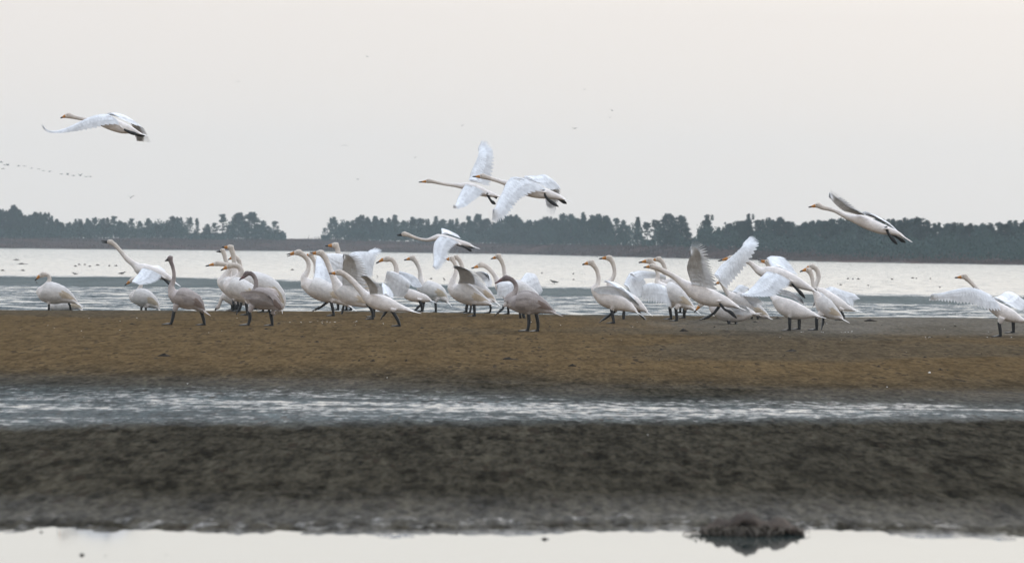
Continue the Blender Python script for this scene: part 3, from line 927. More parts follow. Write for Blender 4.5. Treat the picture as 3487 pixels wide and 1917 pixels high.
def swan(c, body, neck, head, bill, legs=(), wings=(), Z=None, fold=True, juv=False, label='', group=None, wf=.86, dzneck=0.0,
         beak=None, tail=.13, dull=0.0):
    ox, oy, sc = CROPS[c]
    def PX(x, y, Z_): return at(ox + x * sc, oy + y * sc, Z_)
    if Z is None:
        ends = [l[-1] for l in legs if not isinstance(l[-1], str)] or [l[-2] for l in legs]
        fx, fy = max(ends, key=lambda q: q[1])
        Z = ground_hit(ox + fx * sc, oy + fy * sc)
    mpp = sc * Z / F                    # metres per crop pixel at this distance
    basec = (JUV if juv else WHITE * (1 - dull) + DUST * dull)
    V, Fc = [], []
    # trunk
    K = 26
    B = [cat([(q[0], q[1], q[2]) for q in body], i / (K - 1)) for i in range(K)]
    Pb = [PX(q[0], q[1], Z) for q in B]; Rb = [max(q[2], 6) * mpp for q in B]
    tailflat = [1.9 - (1.9 - 1) * min(1, i / 6) for i in range(K)]
    loft(Pb, Rb, [wf * a for a in tailflat], 18, V, Fc)
    # breast cap
    bx = Pb[-1] + (Pb[-1] - Pb[-2]).normalized() * Rb[-1] * .55
    loft([Pb[-1], Pb[-1].lerp(bx, .6), bx], [Rb[-1], Rb[-1] * .8, Rb[-1] * .35], wf, 14, V, Fc)
    # neck, head
    hx, hy, hr = head
    bx0, by0, bx1, by1 = bill[:4]
    nk = [cat([(q[0], q[1], q[2]) for q in neck], i / 17) for i in range(18)]
    nd = lambda f: dzneck * min(1, f * 1.6)
    Pn = [PX(q[0], q[1], Z + nd(i / 17)) for i, q in enumerate(nk)]
    Rn = [q[2] * mpp for q in nk]
    hp = PX(hx, hy, Z + dzneck)
    loft(Pn, Rn, .95, 12, V, Fc)
    # skull: from the nape through the crown to the base of the beak
    bb = PX(bx0, by0, Z + dzneck); bt = PX(bx1, by1, Z + dzneck)
    fd = (bb - hp).normalized()
    loft([Pn[-1], Pn[-1].lerp(hp, .5), hp - fd * hr * mpp * .35, hp + fd * hr * mpp * .25, hp.lerp(bb, .75), bb],
         [Rn[-1], (Rn[-1] + hr * mpp) * .5, hr * mpp, hr * mpp * .97, hr * mpp * .72, hr * mpp * .50], .82, 12, V, Fc)
    loft([hp - fd * hr * mpp * 1.0, hp - fd * hr * mpp * .6, hp, hp + fd * hr * mpp * .6],
         [hr * mpp * .35, hr * mpp * .8, hr * mpp, hr * mpp * .8], .82, 12, V, Fc)
    # feathered thighs
    lat0 = [-.07, .07, 0.02]
    for i, lg in enumerate(legs):
        hpx, hpy = lg[0]
        a = PX(hpx, hpy, Z + lat0[i % 3])
        # the nearest point of the trunk axis
        j = min(range(K), key=lambda q: (Pb[q] - a).length)
        inn = Pb[j].lerp(a, .45); inn.y = Z + lat0[i % 3]
        loft([inn, inn.lerp(a, .6), a + (a - inn).normalized() * .01], [.060, .046, .022], 1.0, 10, V, Fc)
    co, faces = fuse(V, Fc)
    # stain of the plumage: creamy head and upper neck, dusty belly
    neckline = np.array([tuple(p) for p in Pn] + [tuple(hp), tuple(bb)]); rad = np.array(Rn + [hr * mpp, hr * mpp * .6])
    trunk = np.array([tuple(p) for p in Pb]); tr = np.array(Rb)
    dn = np.sqrt(((co[:, None, :] - neckline[None]) ** 2).sum(2)) / rad[None] ; kn = dn.argmin(1); dnm = dn.min(1)
    dt = np.sqrt(((co[:, None, :] - trunk[None]) ** 2).sum(2)) / tr[None]; dtm = dt.min(1)
    isn = np.clip((dtm - dnm) * 1.5 + .3, 0, 1) * np.clip((kn / len(rad) - .15) * 1.6, 0, 1)
    belly = np.clip((trunk[dt.argmin(1), 2] - co[:, 2]) / tr[dt.argmin(1)] - .1, 0, 1)
    tgt = JUVN if juv else HEADC
    bodyc = basec * (np.array([1, 1, 1]) if juv else np.array([.99, .955, .93]))
    colv = bodyc[None] * (1 - isn[:, None]) + tgt[None] * isn[:, None]
    pn = np.clip(.5 + 1.3 * fbm(co[:, 0] * 5 + ox, co[:, 2] * 8, 7, 4), 0, 1)
    if not juv:
        bl_ = np.clip(belly * (.15 + .50 * pn), 0, 1)[:, None]
        colv = colv * (1 - bl_) + DUST[None] * bl_
    else:
        colv = colv * (.78 + .42 * pn[:, None])
    colv = colv * (.94 + .1 * rng.rand(len(co)))[:, None]
    bag = MeshBag()
    bag.add(co, faces, 0, colv)
    # folded wings and tail feathers
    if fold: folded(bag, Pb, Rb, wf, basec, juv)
    td = (Pb[0] - Pb[3]).normalized()
    for i in range(9):
        f = (i - 4) / 4
        d = (td + Vector((0, f * .38, 0))).normalized()
        p0 = Pb[3] + Vector((0, f * .035, 0)); L_ = (Pb[3] - Pb[0]).length + tail * (1 - .25 * abs(f))
        lat = Vector((0, 1, 0)); nr = lat.cross(td).normalized()
        blade(bag, [p0 + d * L_ * q / 4 for q in range(5)], [.022, .024, .024, .018, .006], nr, basec * random.uniform(.88, 1), 1, .3)
    # spread wings
    for wg in wings:
        side, tipdz, st = wg[0], wg[1], wg[2]
        wing(bag, PX, Z, side, tipdz, st, rootdz=(wg[3] if len(wg) > 3 else .09), colr=basec * (1 if juv else np.array([.965, 1.02, 1.08])), juv=juv)
    # legs
    for i, lg in enumerate(legs):
        kind = 'stand'
        pts = [q for q in lg if not isinstance(q, str)]
        for q in lg:
            if isinstance(q, str): kind = q
        P3 = [PX(x, y, Z + lat0[i % 3]) for x, y in pts]
        P3[0] = P3[0] + (P3[0] - P3[1]).normalized() * .03
        VV, FF = [], []
        m_ = len(P3)
        if kind == 'stand':
            R_ = [.031] + [.026] * (m_ - 2) + [.021]
            if m_ > 2: R_[1] = .030
            Q = [cat([tuple(p) for p in P3], k / 9) for k in range(10)]; Q = [Vector(q) for q in Q]
            RR = [float(np.interp(k / 9 * (m_ - 1), range(m_), R_)) for k in range(10)]
            loft(Q, RR, .9, 8, VV, FF); bag.add(VV, FF, 2, np.array([.02] * 3))
            foot(bag, P3[-1] + Vector((.0, 0, .006)), Vector((-1, -.25, -.02)), 1.3)
        elif kind == 'cut':      # foot out of sight behind the crest
            loft(P3, [.026] + [.022] * (m_ - 1), .9, 8, VV, FF); bag.add(VV, FF, 2, np.array([.02] * 3))
            foot(bag, P3[-1], Vector((-1, 0, -.05)), 1.0)
        elif kind == 'toe':      # lifted, toes hanging the way of the last bone
            loft(P3, [.027] + [.023] * (m_ - 2) + [.02], .9, 8, VV, FF); bag.add(VV, FF, 2, np.array([.02] * 3))
            foot(bag, P3[-1] - (P3[-1] - P3[-2]).normalized() * .10, (P3[-1] - P3[-2]), 1.45)
        else:                    # trailing in flight: shank then closed webs
            Q = [Vector(cat([tuple(p) for p in P3], k / 9)) for k in range(10)]
            R_ = [.026, .022, .021, .020, .021, .025, .031, .032, .024, .007]
            loft(Q, R_, .7, 8, VV, FF); bag.add(VV, FF, 2, np.array([.02] * 3))
    # eyes
    upv = Vector((0, 0, 1))
    for sd_ in (-1, 1):
        e = hp + fd * hr * mpp * .35 + Vector((0, 0, hr * mpp * .28)) + Vector((0, sd_ * hr * mpp * .74, 0))
        VV, FF = [], []
        loft([e + Vector((0, -.007, 0)), e, e + Vector((.001, .007, 0))], [.004, .008, .004], 1, 7, VV, FF)
        bag.add(VV, FF, 2, np.array([.02] * 3))
    o = mesh_obj('swan', bag.V, bag.F, [M_FEATHER, M_VANE, M_LEG], fm=bag.M)
    a = o.data.attributes.new('plumage', 'FLOAT_COLOR', 'POINT')
    cc = np.ones((len(bag.C), 4), np.float32); cc[:, :3] = np.array(bag.C); a.data.foreach_set('color', cc.ravel())
    # beak: wedge with a dark tip, two mandibles when it gapes
    opn = bill[4] if len(bill) > 4 else 0.0
    ln = (bt - bb).length
    VV, FF, fm = [], [], []
    def mand(tip, up_, ha, hb):
        P_ = [bb.lerp(tip, t_) + Vector((0, 0, up_ * hr * mpp * (1 - t_))) for t_ in (-.18, .0, .25, .5, .75, .93, 1.0)]
        R_ = [ha * k for k in (.95, 1.0, .74, .52, .42, .34, .12)]
        R_ = [r_ * hr * mpp * 1.12 for r_ in R_]
        f0 = len(FF)
        loft(P_, R_, [.9, .9, .95, 1.1, 1.3, 1.35, 1.1], 10, VV, FF)
        cut = {'dark': -1, 'juv': 4}.get(beak, 2)
        for i in range(6):
            for k in range(10): fm.append(1 if i > cut else 0)
        fm.extend([0, 1])
    if opn > 0:
        d = (bt - bb); per = Vector((0, 0, 1))
        mand(bt + per * opn * ln * .5, .16, .42, 0)
        mand(bb + d * .93 - per * opn * ln * .5, -.22, .30, 0)
    else:
        mand(bt, 0, .56, 0)
    bk = mesh_obj('beak', VV, FF, [M_PINK if juv else (M_BLK if beak == 'dark' else M_YEL), M_BLK], parent=o, fm=fm)
    # origin at the bird's own place
    org = Vector((Pb[K // 2].x, Z, min(v[2] for v in bag.V)))
    o.data.transform(Matrix.Translation(-org)); bk.data.transform(Matrix.Translation(-org))
    o.location = org
    tag(o, label, 'swan', group)
    return o

exec_swans = True
# side -1 = wing on the camera's side, +1 = wing beyond the body
# ---- resting and standing at the far left
swan('A', [(650, 1075, 12), (560, 1025, 52), (440, 975, 105), (310, 955, 130), (200, 935, 112), (135, 900, 62)],
     [(170, 900, 60), (225, 840, 42), (262, 780, 30), (268, 725, 26), (235, 684, 28)], (178, 690, 38), (128, 715, 72, 770),
     legs=[[(262, 1085), (262, 1130), (252, 1195), 'cut'], [(525, 1060), (545, 1110), (558, 1190), 'cut']],
     label='white swan at the crest with arched neck and bowed beak, farthest from the crowd', Z=94.6, dull=.15)
swan('A', [(712, 1170, 10), (640, 1120, 35), (520, 1110, 66), (400, 1110, 80), (300, 1100, 70)],
     [(300, 1080, 50), (320, 960, 34), (318, 860, 32), (305, 815, 30)], (270, 845, 34), (235, 890, 205, 930),
     label='swan half hidden behind the bowed one at the crest, rump and neck bend showing', Z=97.5, dull=.1)
swan('A', [(1960, 800, 10), (1880, 745, 38), (1760, 690, 66), (1620, 640, 78), (1500, 620, 82), (1440, 600, 62)],
     [(1470, 610, 70), (1400, 550, 44), (1310, 480, 36), (1215, 370, 29), (1150, 295, 31)], (1080, 252, 37), (1040, 252, 962, 250, .3),
     legs=[[(1790, 735), (1830, 775), (1880, 826), 'toe'], [(1820, 745), (1870, 765), (1910, 775), 'fly']],
     wings=[(-1, .55, [(1500, 615, 1780, 700), (1440, 700, 1720, 770), (1400, 745, 1600, 815), (1370, 788, 1470, 828)]),
            (1, .6, [(1560, 590, 1760, 660), (1620, 585, 1800, 640), (1700, 575, 1840, 640)])],
     fold=False, Z=96, beak='dark', label='swan taking off low over the water with neck stretched up and dark open beak')
swan('A', [(1742, 1160, 10), (1690, 1100, 50), (1590, 1040, 98), (1500, 1010, 108), (1410, 990, 80), (1370, 960, 50)],
     [(1400, 960, 50), (1455, 905, 34), (1492, 840, 27), (1480, 780, 26), (1430, 742, 30)], (1378, 762, 35), (1335, 790, 1274, 836),
     legs=[[(1560, 1130), (1560, 1200), 'cut'], [(1500, 1130), (1500, 1200), 'cut']], dull=.2,
     label='small hunched swan with bowed head, legs hidden behind the sand crest', Z=97.5)
swan('B', [(620, 1105, 12), (560, 1060, 52), (480, 990, 100), (370, 955, 118), (260, 920, 108), (170, 860, 62)],
     [(185, 850, 62), (170, 775, 42), (196, 700, 31), (208, 610, 26), (190, 510, 26), (165, 440, 29)], (152, 392, 39), (124, 412, 84, 430),
     legs=[[(205, 1110), (190, 1190), (165, 1280)], [(575, 1120), (600, 1195), (618, 1290)]], juv=True, beak='dark',
     label='grey-brown young swan with head held high on a straight neck, alone in the open')
# ---- cluster left of centre
swan('B', [(1655, 1080, 12), (1640, 1000, 60), (1560, 880, 110), (1440, 790, 130), (1300, 740, 130), (1130, 720, 100), (1040, 710, 60)],
     [(1090, 730, 85), (1030, 620, 50), (1020, 500, 37), (1008, 400, 33), (992, 310, 36)], (962, 245, 41), (915, 245, 845, 243),
     wings=[(1, .5, [(1150, 620, 1480, 700), (1300, 585, 1560, 780), (1480, 680, 1640, 900)])],
     legs=[[(1400, 1000), (1400, 1110), 'cut'], [(1480, 1000), (1480, 1110), 'cut']],
     Z=92, label='tallest swan of the tight cluster, its white back showing behind the stooping young bird')
swan('B', [(1350, 960, 20), (1250, 900, 80), (1120, 840, 105), (1000, 780, 95), (930, 730, 65)],
     [(970, 720, 60), (945, 600, 44), (922, 490, 34), (895, 400, 30), (878, 330, 31)], (856, 290, 33), (825, 300, 772, 304),
     legs=[[(1045, 1010), (1050, 1095), 'cut'], [(1110, 1000), (1080, 1105), 'cut']],
     Z=94, beak='dark', label='thin-headed dusky-faced swan in the tight cluster, its dark beak under the tallest one', dull=.25)
swan('B', [(1600, 1000, 14), (1500, 900, 70), (1350, 850, 105), (1220, 800, 100), (1120, 730, 60)],
     [(1150, 720, 60), (1090, 600, 40), (1095, 500, 31), (1075, 410, 30)], (1020, 380, 36), (975, 390, 932, 412),
     legs=[[(1300, 950), (1300, 1080), 'cut'], [(1380, 950), (1385, 1080), 'cut']],
     Z=96, label='swan mostly hidden in the tight cluster, only its orange beak and curved neck showing')
swan('B', [(1180, 980, 14), (1110, 930, 60), (1030, 870, 88), (940, 790, 98), (860, 720, 80), (820, 680, 50)],
     [(860, 690, 60), (905, 610, 46), (950, 545, 38), (935, 495, 32), (870, 470, 31)], (790, 462, 38), (728, 475, 628, 498),
     legs=[[(1000, 960), (1010, 1090), 'cut'], [(1060, 960), (1075, 1100), 'cut']],
     Z=93, label='swan at the edge of the tight cluster thrusting head and long orange beak forward')
swan('B', [(1420, 1000, 12), (1320, 930, 66), (1200, 870, 118), (1080, 825, 132), (970, 770, 112), (910, 730, 70)],
     [(930, 730, 70), (1000, 680, 52), (1075, 630, 40), (1112, 570, 36), (1080, 510, 36), (1020, 482, 38)], (955, 492, 42), (905, 515, 832, 556),
     legs=[[(1175, 1000), (1185, 1080), (1195, 1155)], [(1110, 985), (1090, 1050), (1060, 1110), 'toe']],
     label='swan with tightly curved neck in the cluster, directly behind the stooping young one')
swan('B', [(1200, 1000, 14), (1120, 970, 60), (1020, 940, 85), (920, 900, 75), (880, 870, 45)],
     [(900, 890, 50), (862, 900, 30), (835, 950, 25), (815, 1010, 24)], (790, 1050, 29), (770, 1068, 752, 1098),
     legs=[[(1020, 1000), (1022, 1085), 'cut'], [(980, 1000), (985, 1085), 'cut']],
     Z=96, beak='dark', label='swan feeding with its head lowered to the water behind the tight cluster', dull=.3)
swan('B', [(1600, 1110, 12), (1620, 1075, 30), (1540, 1010, 88), (1420, 960, 125), (1290, 935, 118), (1190, 890, 66)],
     [(1215, 890, 62), (1270, 850, 42), (1300, 780, 34), (1306, 700, 30), (1272, 625, 30), (1215, 585, 33)], (1172, 604, 38), (1135, 645, 1080, 684),
     legs=[[(1215, 1120), (1225, 1190), (1200, 1290)], [(1500, 1120), (1515, 1200), (1525, 1298)]],
     wings=[(-1, .30, [(1090, 850, 1160, 935), (1250, 830, 1380, 960), (1400, 850, 1520, 1010), (1500, 930, 1560, 1060)]),
            (1, .35, [(1300, 860, 1480, 900), (1440, 800, 1620, 900), (1540, 800, 1660, 980)])],
     juv=True, label='grey-brown young swan stooping with loose drooping wings in front of the cluster')
# ---- marching group
swan('C', [(970, 1045, 12), (860, 965, 58), (720, 890, 104), (590, 850, 124), (460, 790, 116), (345, 720, 78)],
     [(365, 720, 72), (340, 650, 52), (385, 560, 33), (398, 480, 30), (375, 405, 32), (325, 345, 38)], (258, 314, 43), (198, 325, 100, 358, .28),
     legs=[[(700, 985), (720, 1070), (738, 1165)], [(640, 985), (560, 1045), (480, 1085), 'toe']],
     wings=[(1, .65, [(450, 690, 730, 760), (480, 560, 720, 640), (490, 450, 680, 540), (500, 375, 600, 390)])],
     label='swan leading the marching group with open beak, one dark leg swinging forward')
swan('C', [(1300, 1010, 12), (1180, 1000, 52), (1050, 955, 88), (930, 900, 112), (830, 830, 95), (765, 760, 66)],
     [(785, 770, 70), (740, 670, 48), (695, 570, 38), (655, 470, 36), (618, 380, 38)], (555, 318, 43), (492, 325, 408, 328, .30),
     legs=[[(1190, 1010), (1250, 1100), (1258, 1212)], [(1290, 1000), (1270, 1100), (1275, 1180)]],
     wings=[(-1, .75, [(850, 790, 1200, 840), (850, 650, 1195, 690), (850, 540, 1175, 560), (856, 470, 1130, 440), (862, 430, 1060, 355), (866, 410, 975, 305), (868, 400, 925, 285), (868, 395, 872, 275)])],
     label='second marching swan, neck slanting up, with a big dark-feathered raised wing')
swan('C', [(1050, 1000, 14), (900, 900, 60), (760, 800, 90), (620, 700, 95), (520, 620, 62)],
     [(540, 640, 60), (492, 560, 34), (488, 480, 27), (462, 405, 29)], (424, 352, 37), (388, 350, 356, 352),
     legs=[[(790, 1000), (795, 1090), 'stand'], [(870, 1010), (845, 1130), 'toe']], Z=92,
     label='swan mostly hidden between the first two marching ones, short beak peeping out')
swan('C', [(1250, 900, 20), (1130, 780, 80), (1000, 640, 105), (880, 540, 100), (800, 460, 60)],
     [(830, 470, 64), (800, 380, 42), (790, 300, 35), (785, 255, 36)], (755, 218, 43), (700, 222, 618, 228),
     legs=[[(900, 900), (905, 1090), 'cut'], [(960, 900), (965, 1090), 'cut']],
     wings=[(-1, .7, [(900, 350, 850, 730), (780, 330, 800, 690), (700, 328, 740, 600), (625, 332, 690, 470)]),
            (1, .7, [(900, 360, 1180, 660), (1000, 308, 1260, 640), (1120, 302, 1270, 520), (1180, 320, 1310, 400), (1200, 330, 1385, 290), (1190, 340, 1275, 232)])],
     Z=94, label='swan behind the marching group with both wings spread wide and head above the rest')
swan('C', [(1810, 1105, 14), (1620, 1055, 52), (1490, 1020, 92), (1360, 985, 112), (1240, 940, 98), (1150, 890, 62)],
     [(1170, 900, 62), (1090, 815, 46), (1000, 715, 42), (920, 640, 38), (855, 595, 38)], (795, 580, 42), (745, 592, 668, 595),
     legs=[[(1525, 1110), (1590, 1215), (1620, 1305)], [(1460, 1080), (1430, 1115), (1395, 1165), 'toe']],
     wings=[(-1, .45, [(1215, 870, 1395, 890), (1200, 780, 1400, 800), (1150, 690, 1330, 720), (1088, 630, 1240, 640)]),
            (1, .40, [(1390, 880, 1540, 930), (1380, 800, 1525, 850), (1375, 735, 1470, 770)])],
     fold=False, label='swan running low with level neck and two short dark raised wings')
swan('D', [(980, 1040, 12), (900, 1010, 50), (800, 990, 72), (700, 960, 80), (620, 930, 60)],
     [(640, 930, 60), (560, 820, 50), (510, 700, 40), (510, 600, 33), (480, 520, 33), (435, 475, 37)], (385, 480, 42), (322, 492, 236, 540),
     legs=[[(820, 1040), (850, 1110), (852, 1190)], [(870, 1060), (820, 1110), (765, 1165), 'toe']],
     wings=[(-1, .6, [(690, 780, 610, 1000), (560, 690, 520, 1000), (470, 650, 420, 900), (400, 640, 335, 780)]),
            (1, .5, [(860, 850, 720, 850), (790, 740, 650, 760), (680, 680, 560, 700), (560, 652, 470, 665)])],
     fold=False, label='swan hooding its broad blue-white wings forward, head arched above them', Z=91)
swan('D', [(1205, 1065, 12), (1130, 990, 68), (1050, 945, 104), (950, 915, 112), (860, 860, 84), (830, 810, 52)],
     [(850, 820, 56), (832, 730, 34), (824, 640, 27), (795, 560, 28), (762, 500, 32)], (722, 466, 38), (682, 478, 612, 496),
     legs=[[(1035, 1060), (1038, 1130), (1042, 1200)], [(880, 1060), (870, 1110), (860, 1190), 'stand']],
     label='calm swan with closed wings and upright neck under the low-flying one')
swan('L', [(2225, 610, 20), (2060, 555, 62), (1860, 510, 84), (1650, 450, 96), (1460, 400, 98), (1290, 360, 84)],
     [(1300, 360, 84), (1180, 395, 66), (1060, 432, 52), (930, 430, 42), (790, 400, 40), (630, 345, 46), (520, 300, 56)], (420, 282, 66), (355, 300, 232, 318, .25),
     legs=[[(1830, 560), (1960, 610), (2080, 660), (2165, 735), 'fly'], [(2000, 590), (2120, 600), (2235, 622), 'fly']],
     wings=[(-1, .70, [(1330, 375, 1850, 490), (1210, 500, 1700, 590), (1175, 680, 1590, 740), (1180, 860, 1550, 900), (1185, 980, 1450, 1090), (1190, 1060, 1310, 1210), (1182, 1100, 1200, 1190)]),
            (1, .55, [(1380, 300, 1890, 385), (1390, 220, 1800, 290), (1372, 165, 1560, 170)])],
     fold=False, Z=89, beak='dark', label='swan flying just above the standing ones with wings beating down and blurred dark beak')
# ---- pair and triple right of the low flier
swan('E', [(888, 932, 12), (760, 890, 62), (640, 850, 104), (520, 800, 122), (410, 750, 106), (335, 690, 64)],
     [(355, 700, 64), (362, 610, 42), (398, 520, 30), (405, 440, 26), (385, 370, 28)], (345, 316, 37), (302, 322, 240, 338),
     legs=[[(645, 930), (650, 1000), (655, 1092)], [(560, 905), (545, 980), (545, 1040), 'stand']],
     wings=[(-1, .75, [(430, 650, 810, 730), (450, 590, 800, 650), (445, 530, 770, 580), (420, 470, 700, 510), (352, 428, 560, 445)])],
     label='swan holding one creamy wing arched over its back, front of an overlapping pair')
swan('E', [(945, 905, 10), (840, 830, 56), (720, 760, 90), (600, 700, 104), (500, 640, 84)],
     [(520, 640, 70), (500, 540, 40), (495, 460, 31), (470, 375, 30), (440, 320, 31)], (402, 298, 35), (360, 315, 300, 345),
     legs=[[(845, 900), (872, 980), (858, 1045), 'cut'], [(610, 900), (600, 1000), (585, 1050), 'cut']],
     wings=[(1, .5, [(680, 520, 830, 700), (760, 500, 880, 680), (830, 530, 900, 640)])],
     Z=93, label='swan directly behind the one with the arched creamy wing, only neck and rump in view')
swan('E', [(1300, 960, 14), (1200, 880, 70), (1120, 800, 92), (1040, 730, 88), (970, 660, 62)],
     [(990, 680, 60), (955, 610, 42), (920, 540, 32), (860, 465, 31), (790, 412, 33)], (735, 402, 39), (688, 424, 608, 450),
     legs=[[(1040, 960), (1030, 990), (960, 1050), 'toe'], [(1100, 960), (1110, 1060), 'cut']],
     wings=[(-1, .4, [(660, 500, 780, 640), (740, 490, 860, 640), (820, 520, 870, 700)])],
     fold=True, Z=92, label='swan craning its neck low and forward behind the grey-brown young one')
swan('E', [(1560, 900, 14), (1450, 850, 70), (1320, 790, 100), (1200, 730, 100), (1100, 660, 66)],
     [(1120, 660, 60), (1068, 590, 36), (1052, 500, 28), (1040, 420, 27), (1010, 340, 31)], (968, 282, 37), (925, 305, 870, 322),
     legs=[[(1260, 1040), (1270, 1130), 'cut'], [(1300, 1040), (1320, 1120), (1338, 1205)]],
     wings=[(1, .7, [(1235, 640, 1330, 790), (1290, 575, 1440, 800), (1345, 510, 1540, 790), (1440, 520, 1575, 740)]),
            (-1, .5, [(1110, 640, 1240, 740), (1020, 620, 1090, 850), (960, 650, 940, 850)])],
     Z=90, dull=.05, label='swan with both wings half open right behind the grey-brown young one, head high')
swan('E', [(1745, 1052, 12), (1630, 1005, 52), (1510, 955, 104), (1390, 930, 138), (1260, 920, 126), (1130, 905, 84)],
     [(1110, 900, 72), (1120, 840, 54), (1180, 780, 38), (1212, 715, 31), (1195, 645, 30), (1135, 585, 33)], (1068, 580, 42), (1010, 605, 922, 652),
     legs=[[(1375, 1065), (1382, 1170), (1362, 1290)], [(1480, 1065), (1502, 1180), (1500, 1296)]], juv=True, wf=.9, beak='juv',
     label='large grey-brown young swan with sooty head and dull pink beak, standing side on')
# ---- group right of the young bird
swan('F', [(985, 1115, 12), (900, 1060, 56), (800, 1005, 100), (680, 965, 120), (550, 920, 116), (435, 850, 72)],
     [(440, 850, 64), (408, 800, 46), (455, 735, 34), (466, 650, 30), (445, 560, 30), (410, 495, 34)], (362, 450, 43), (312, 460, 245, 478),
     legs=[[(640, 1090), (658, 1180), (675, 1265)], [(690, 1100), (620, 1150), (520, 1220), 'toe']],
     wings=[(-1, .35, [(395, 800, 470, 870), (520, 770, 640, 880), (650, 770, 790, 910), (760, 820, 900, 980), (880, 930, 1110, 1115)]),
            (1, .55, [(700, 790, 960, 960), (640, 740, 930, 880), (580, 710, 850, 820), (518, 695, 700, 760)])],
     fold=False, label='swan striding with wings half lifted off its back and upright curved neck')
swan('F', [(1125, 1115, 12), (1040, 1050, 52), (940, 990, 90), (820, 930, 105), (720, 860, 96), (620, 780, 66)],
     [(640, 790, 64), (612, 720, 42), (655, 660, 32), (680, 585, 28), (668, 495, 29), (645, 430, 34)], (605, 388, 42), (558, 388, 470, 398),
     legs=[[(805, 1100), (800, 1170), (806, 1238)], [(995, 1100), (1040, 1160), (1092, 1212), 'toe']],
     wings=[(1, .6, [(800, 745, 960, 950), (850, 640, 1030, 920), (900, 580, 1090, 840), (1000, 580, 1110, 720)]),
            (1, .6, [(880, 600, 1010, 690), (1000, 568, 1120, 660), (1200, 580, 1240, 665), (1350, 635, 1388, 685)])],
     fold=False, Z=90, label='swan behind the striding one with a tall square-held wing and a trailing dark foot')
swan('F', [(1765, 1092, 12), (1660, 1020, 56), (1560, 960, 100), (1450, 890, 122), (1350, 830, 110), (1280, 760, 66)],
     [(1290, 770, 64), (1250, 700, 36), (1262, 620, 27), (1240, 545, 28), (1200, 470, 33)], (1145, 425, 43), (1092, 434, 1000, 450),
     legs=[[(1500, 1075), (1510, 1150), (1515, 1235)], [(1615, 1085), (1612, 1140), (1620, 1195), 'stand'], [(1420, 1060), (1432, 1140), (1440, 1212)]],
     wings=[(-1, .65, [(1350, 770, 1450, 1050), (1260, 735, 1370, 1010), (1160, 722, 1200, 985), (1060, 750, 1020, 975)])],
     label='swan spreading a wide low wing across the water beside the running one')
swan('F', [(1800, 900, 14), (1700, 850, 66), (1580, 800, 96), (1450, 760, 100), (1350, 720, 66)],
     [(1370, 730, 62), (1310, 690, 36), (1345, 600, 27), (1352, 520, 28), (1320, 440, 30)], (1268, 402, 38), (1222, 412, 1180, 422),
     legs=[[(1560, 1000), (1560, 1120), 'cut'], [(1630, 1000), (1630, 1120), 'cut']],
     Z=95, label='farthest swan behind the wide low wing, small head and thin curved neck')
swan('G', [(1055, 1052, 14), (930, 1000, 50), (820, 960, 82), (700, 930, 110), (560, 885, 122), (430, 820, 98), (330, 750, 66)],
     [(350, 770, 70), (250, 690, 46), (150, 622, 38), (50, 570, 36), (-50, 522, 36)], (-122, 500, 40), (-160, 505, -233, 515),
     legs=[[(780, 975), (850, 1070), (930, 1110), (1018, 1195), 'fly'], [(780, 1040), (720, 1120), (640, 1175), (575, 1200), 'toe']],
     wings=[(-1, .8, [(415, 740, 765, 830), (355, 560, 730, 660), (358, 470, 690, 540), (385, 390, 655, 410), (398, 360, 610, 260), (402, 350, 540, 178), (402, 340, 478, 152), (400, 330, 408, 158)]),
            (1, .9, [(720, 600, 880, 810), (800, 490, 990, 680), (920, 390, 1110, 540), (1050, 290, 1240, 350), (1100, 255, 1320, 190), (1115, 245, 1278, 118), (1118, 235, 1235, 92), (1110, 230, 1188, 90)])],
     fold=False, Z=76, label='swan running for take-off with both wings raised high and fingers of feathers spread')
swan('G', [(1270, 1130, 16), (1150, 1135, 76), (1010, 1150, 98), (870, 1130, 104), (740, 1080, 80), (680, 1040, 50)],
     [(710, 1050, 56), (660, 1005, 38), (610, 985, 34), (575, 985, 34)], (535, 1010, 38), (508, 1045, 446, 1120),
     legs=[[(905, 1225), (915, 1290), (870, 1350), (800, 1378)], [(1000, 1200), (1010, 1290), 'toe']],
     wings=[(-1, .3, [(820, 1060, 960, 1130), (960, 1000, 1100, 1160), (1120, 1040, 1240, 1150)])],
     Z=86, dull=.25, label='swan bending its head down to the sand underneath the running one')
swan('G', [(1455, 1190, 12), (1370, 1150, 50), (1250, 1090, 86), (1120, 1020, 100), (1000, 950, 90), (930, 890, 60)],
     [(960, 900, 56), (900, 860, 36), (860, 800, 30), (830, 740, 30)], (800, 700, 34), (770, 720, 720, 740),
     legs=[[(1300, 1160), (1300, 1230), 'cut'], [(1220, 1160), (1220, 1230), 'cut']],
     wings=[(-1, .3, [(1050, 880, 1150, 960), (1160, 900, 1280, 1060), (1280, 920, 1400, 1000)]),
            (1, .4, [(950, 850, 1100, 880), (1040, 765, 1180, 790), (1160, 780, 1200, 860)])],
     Z=92, dull=.15, label='swan crouching behind the running one, rumpled wings resting on its back')
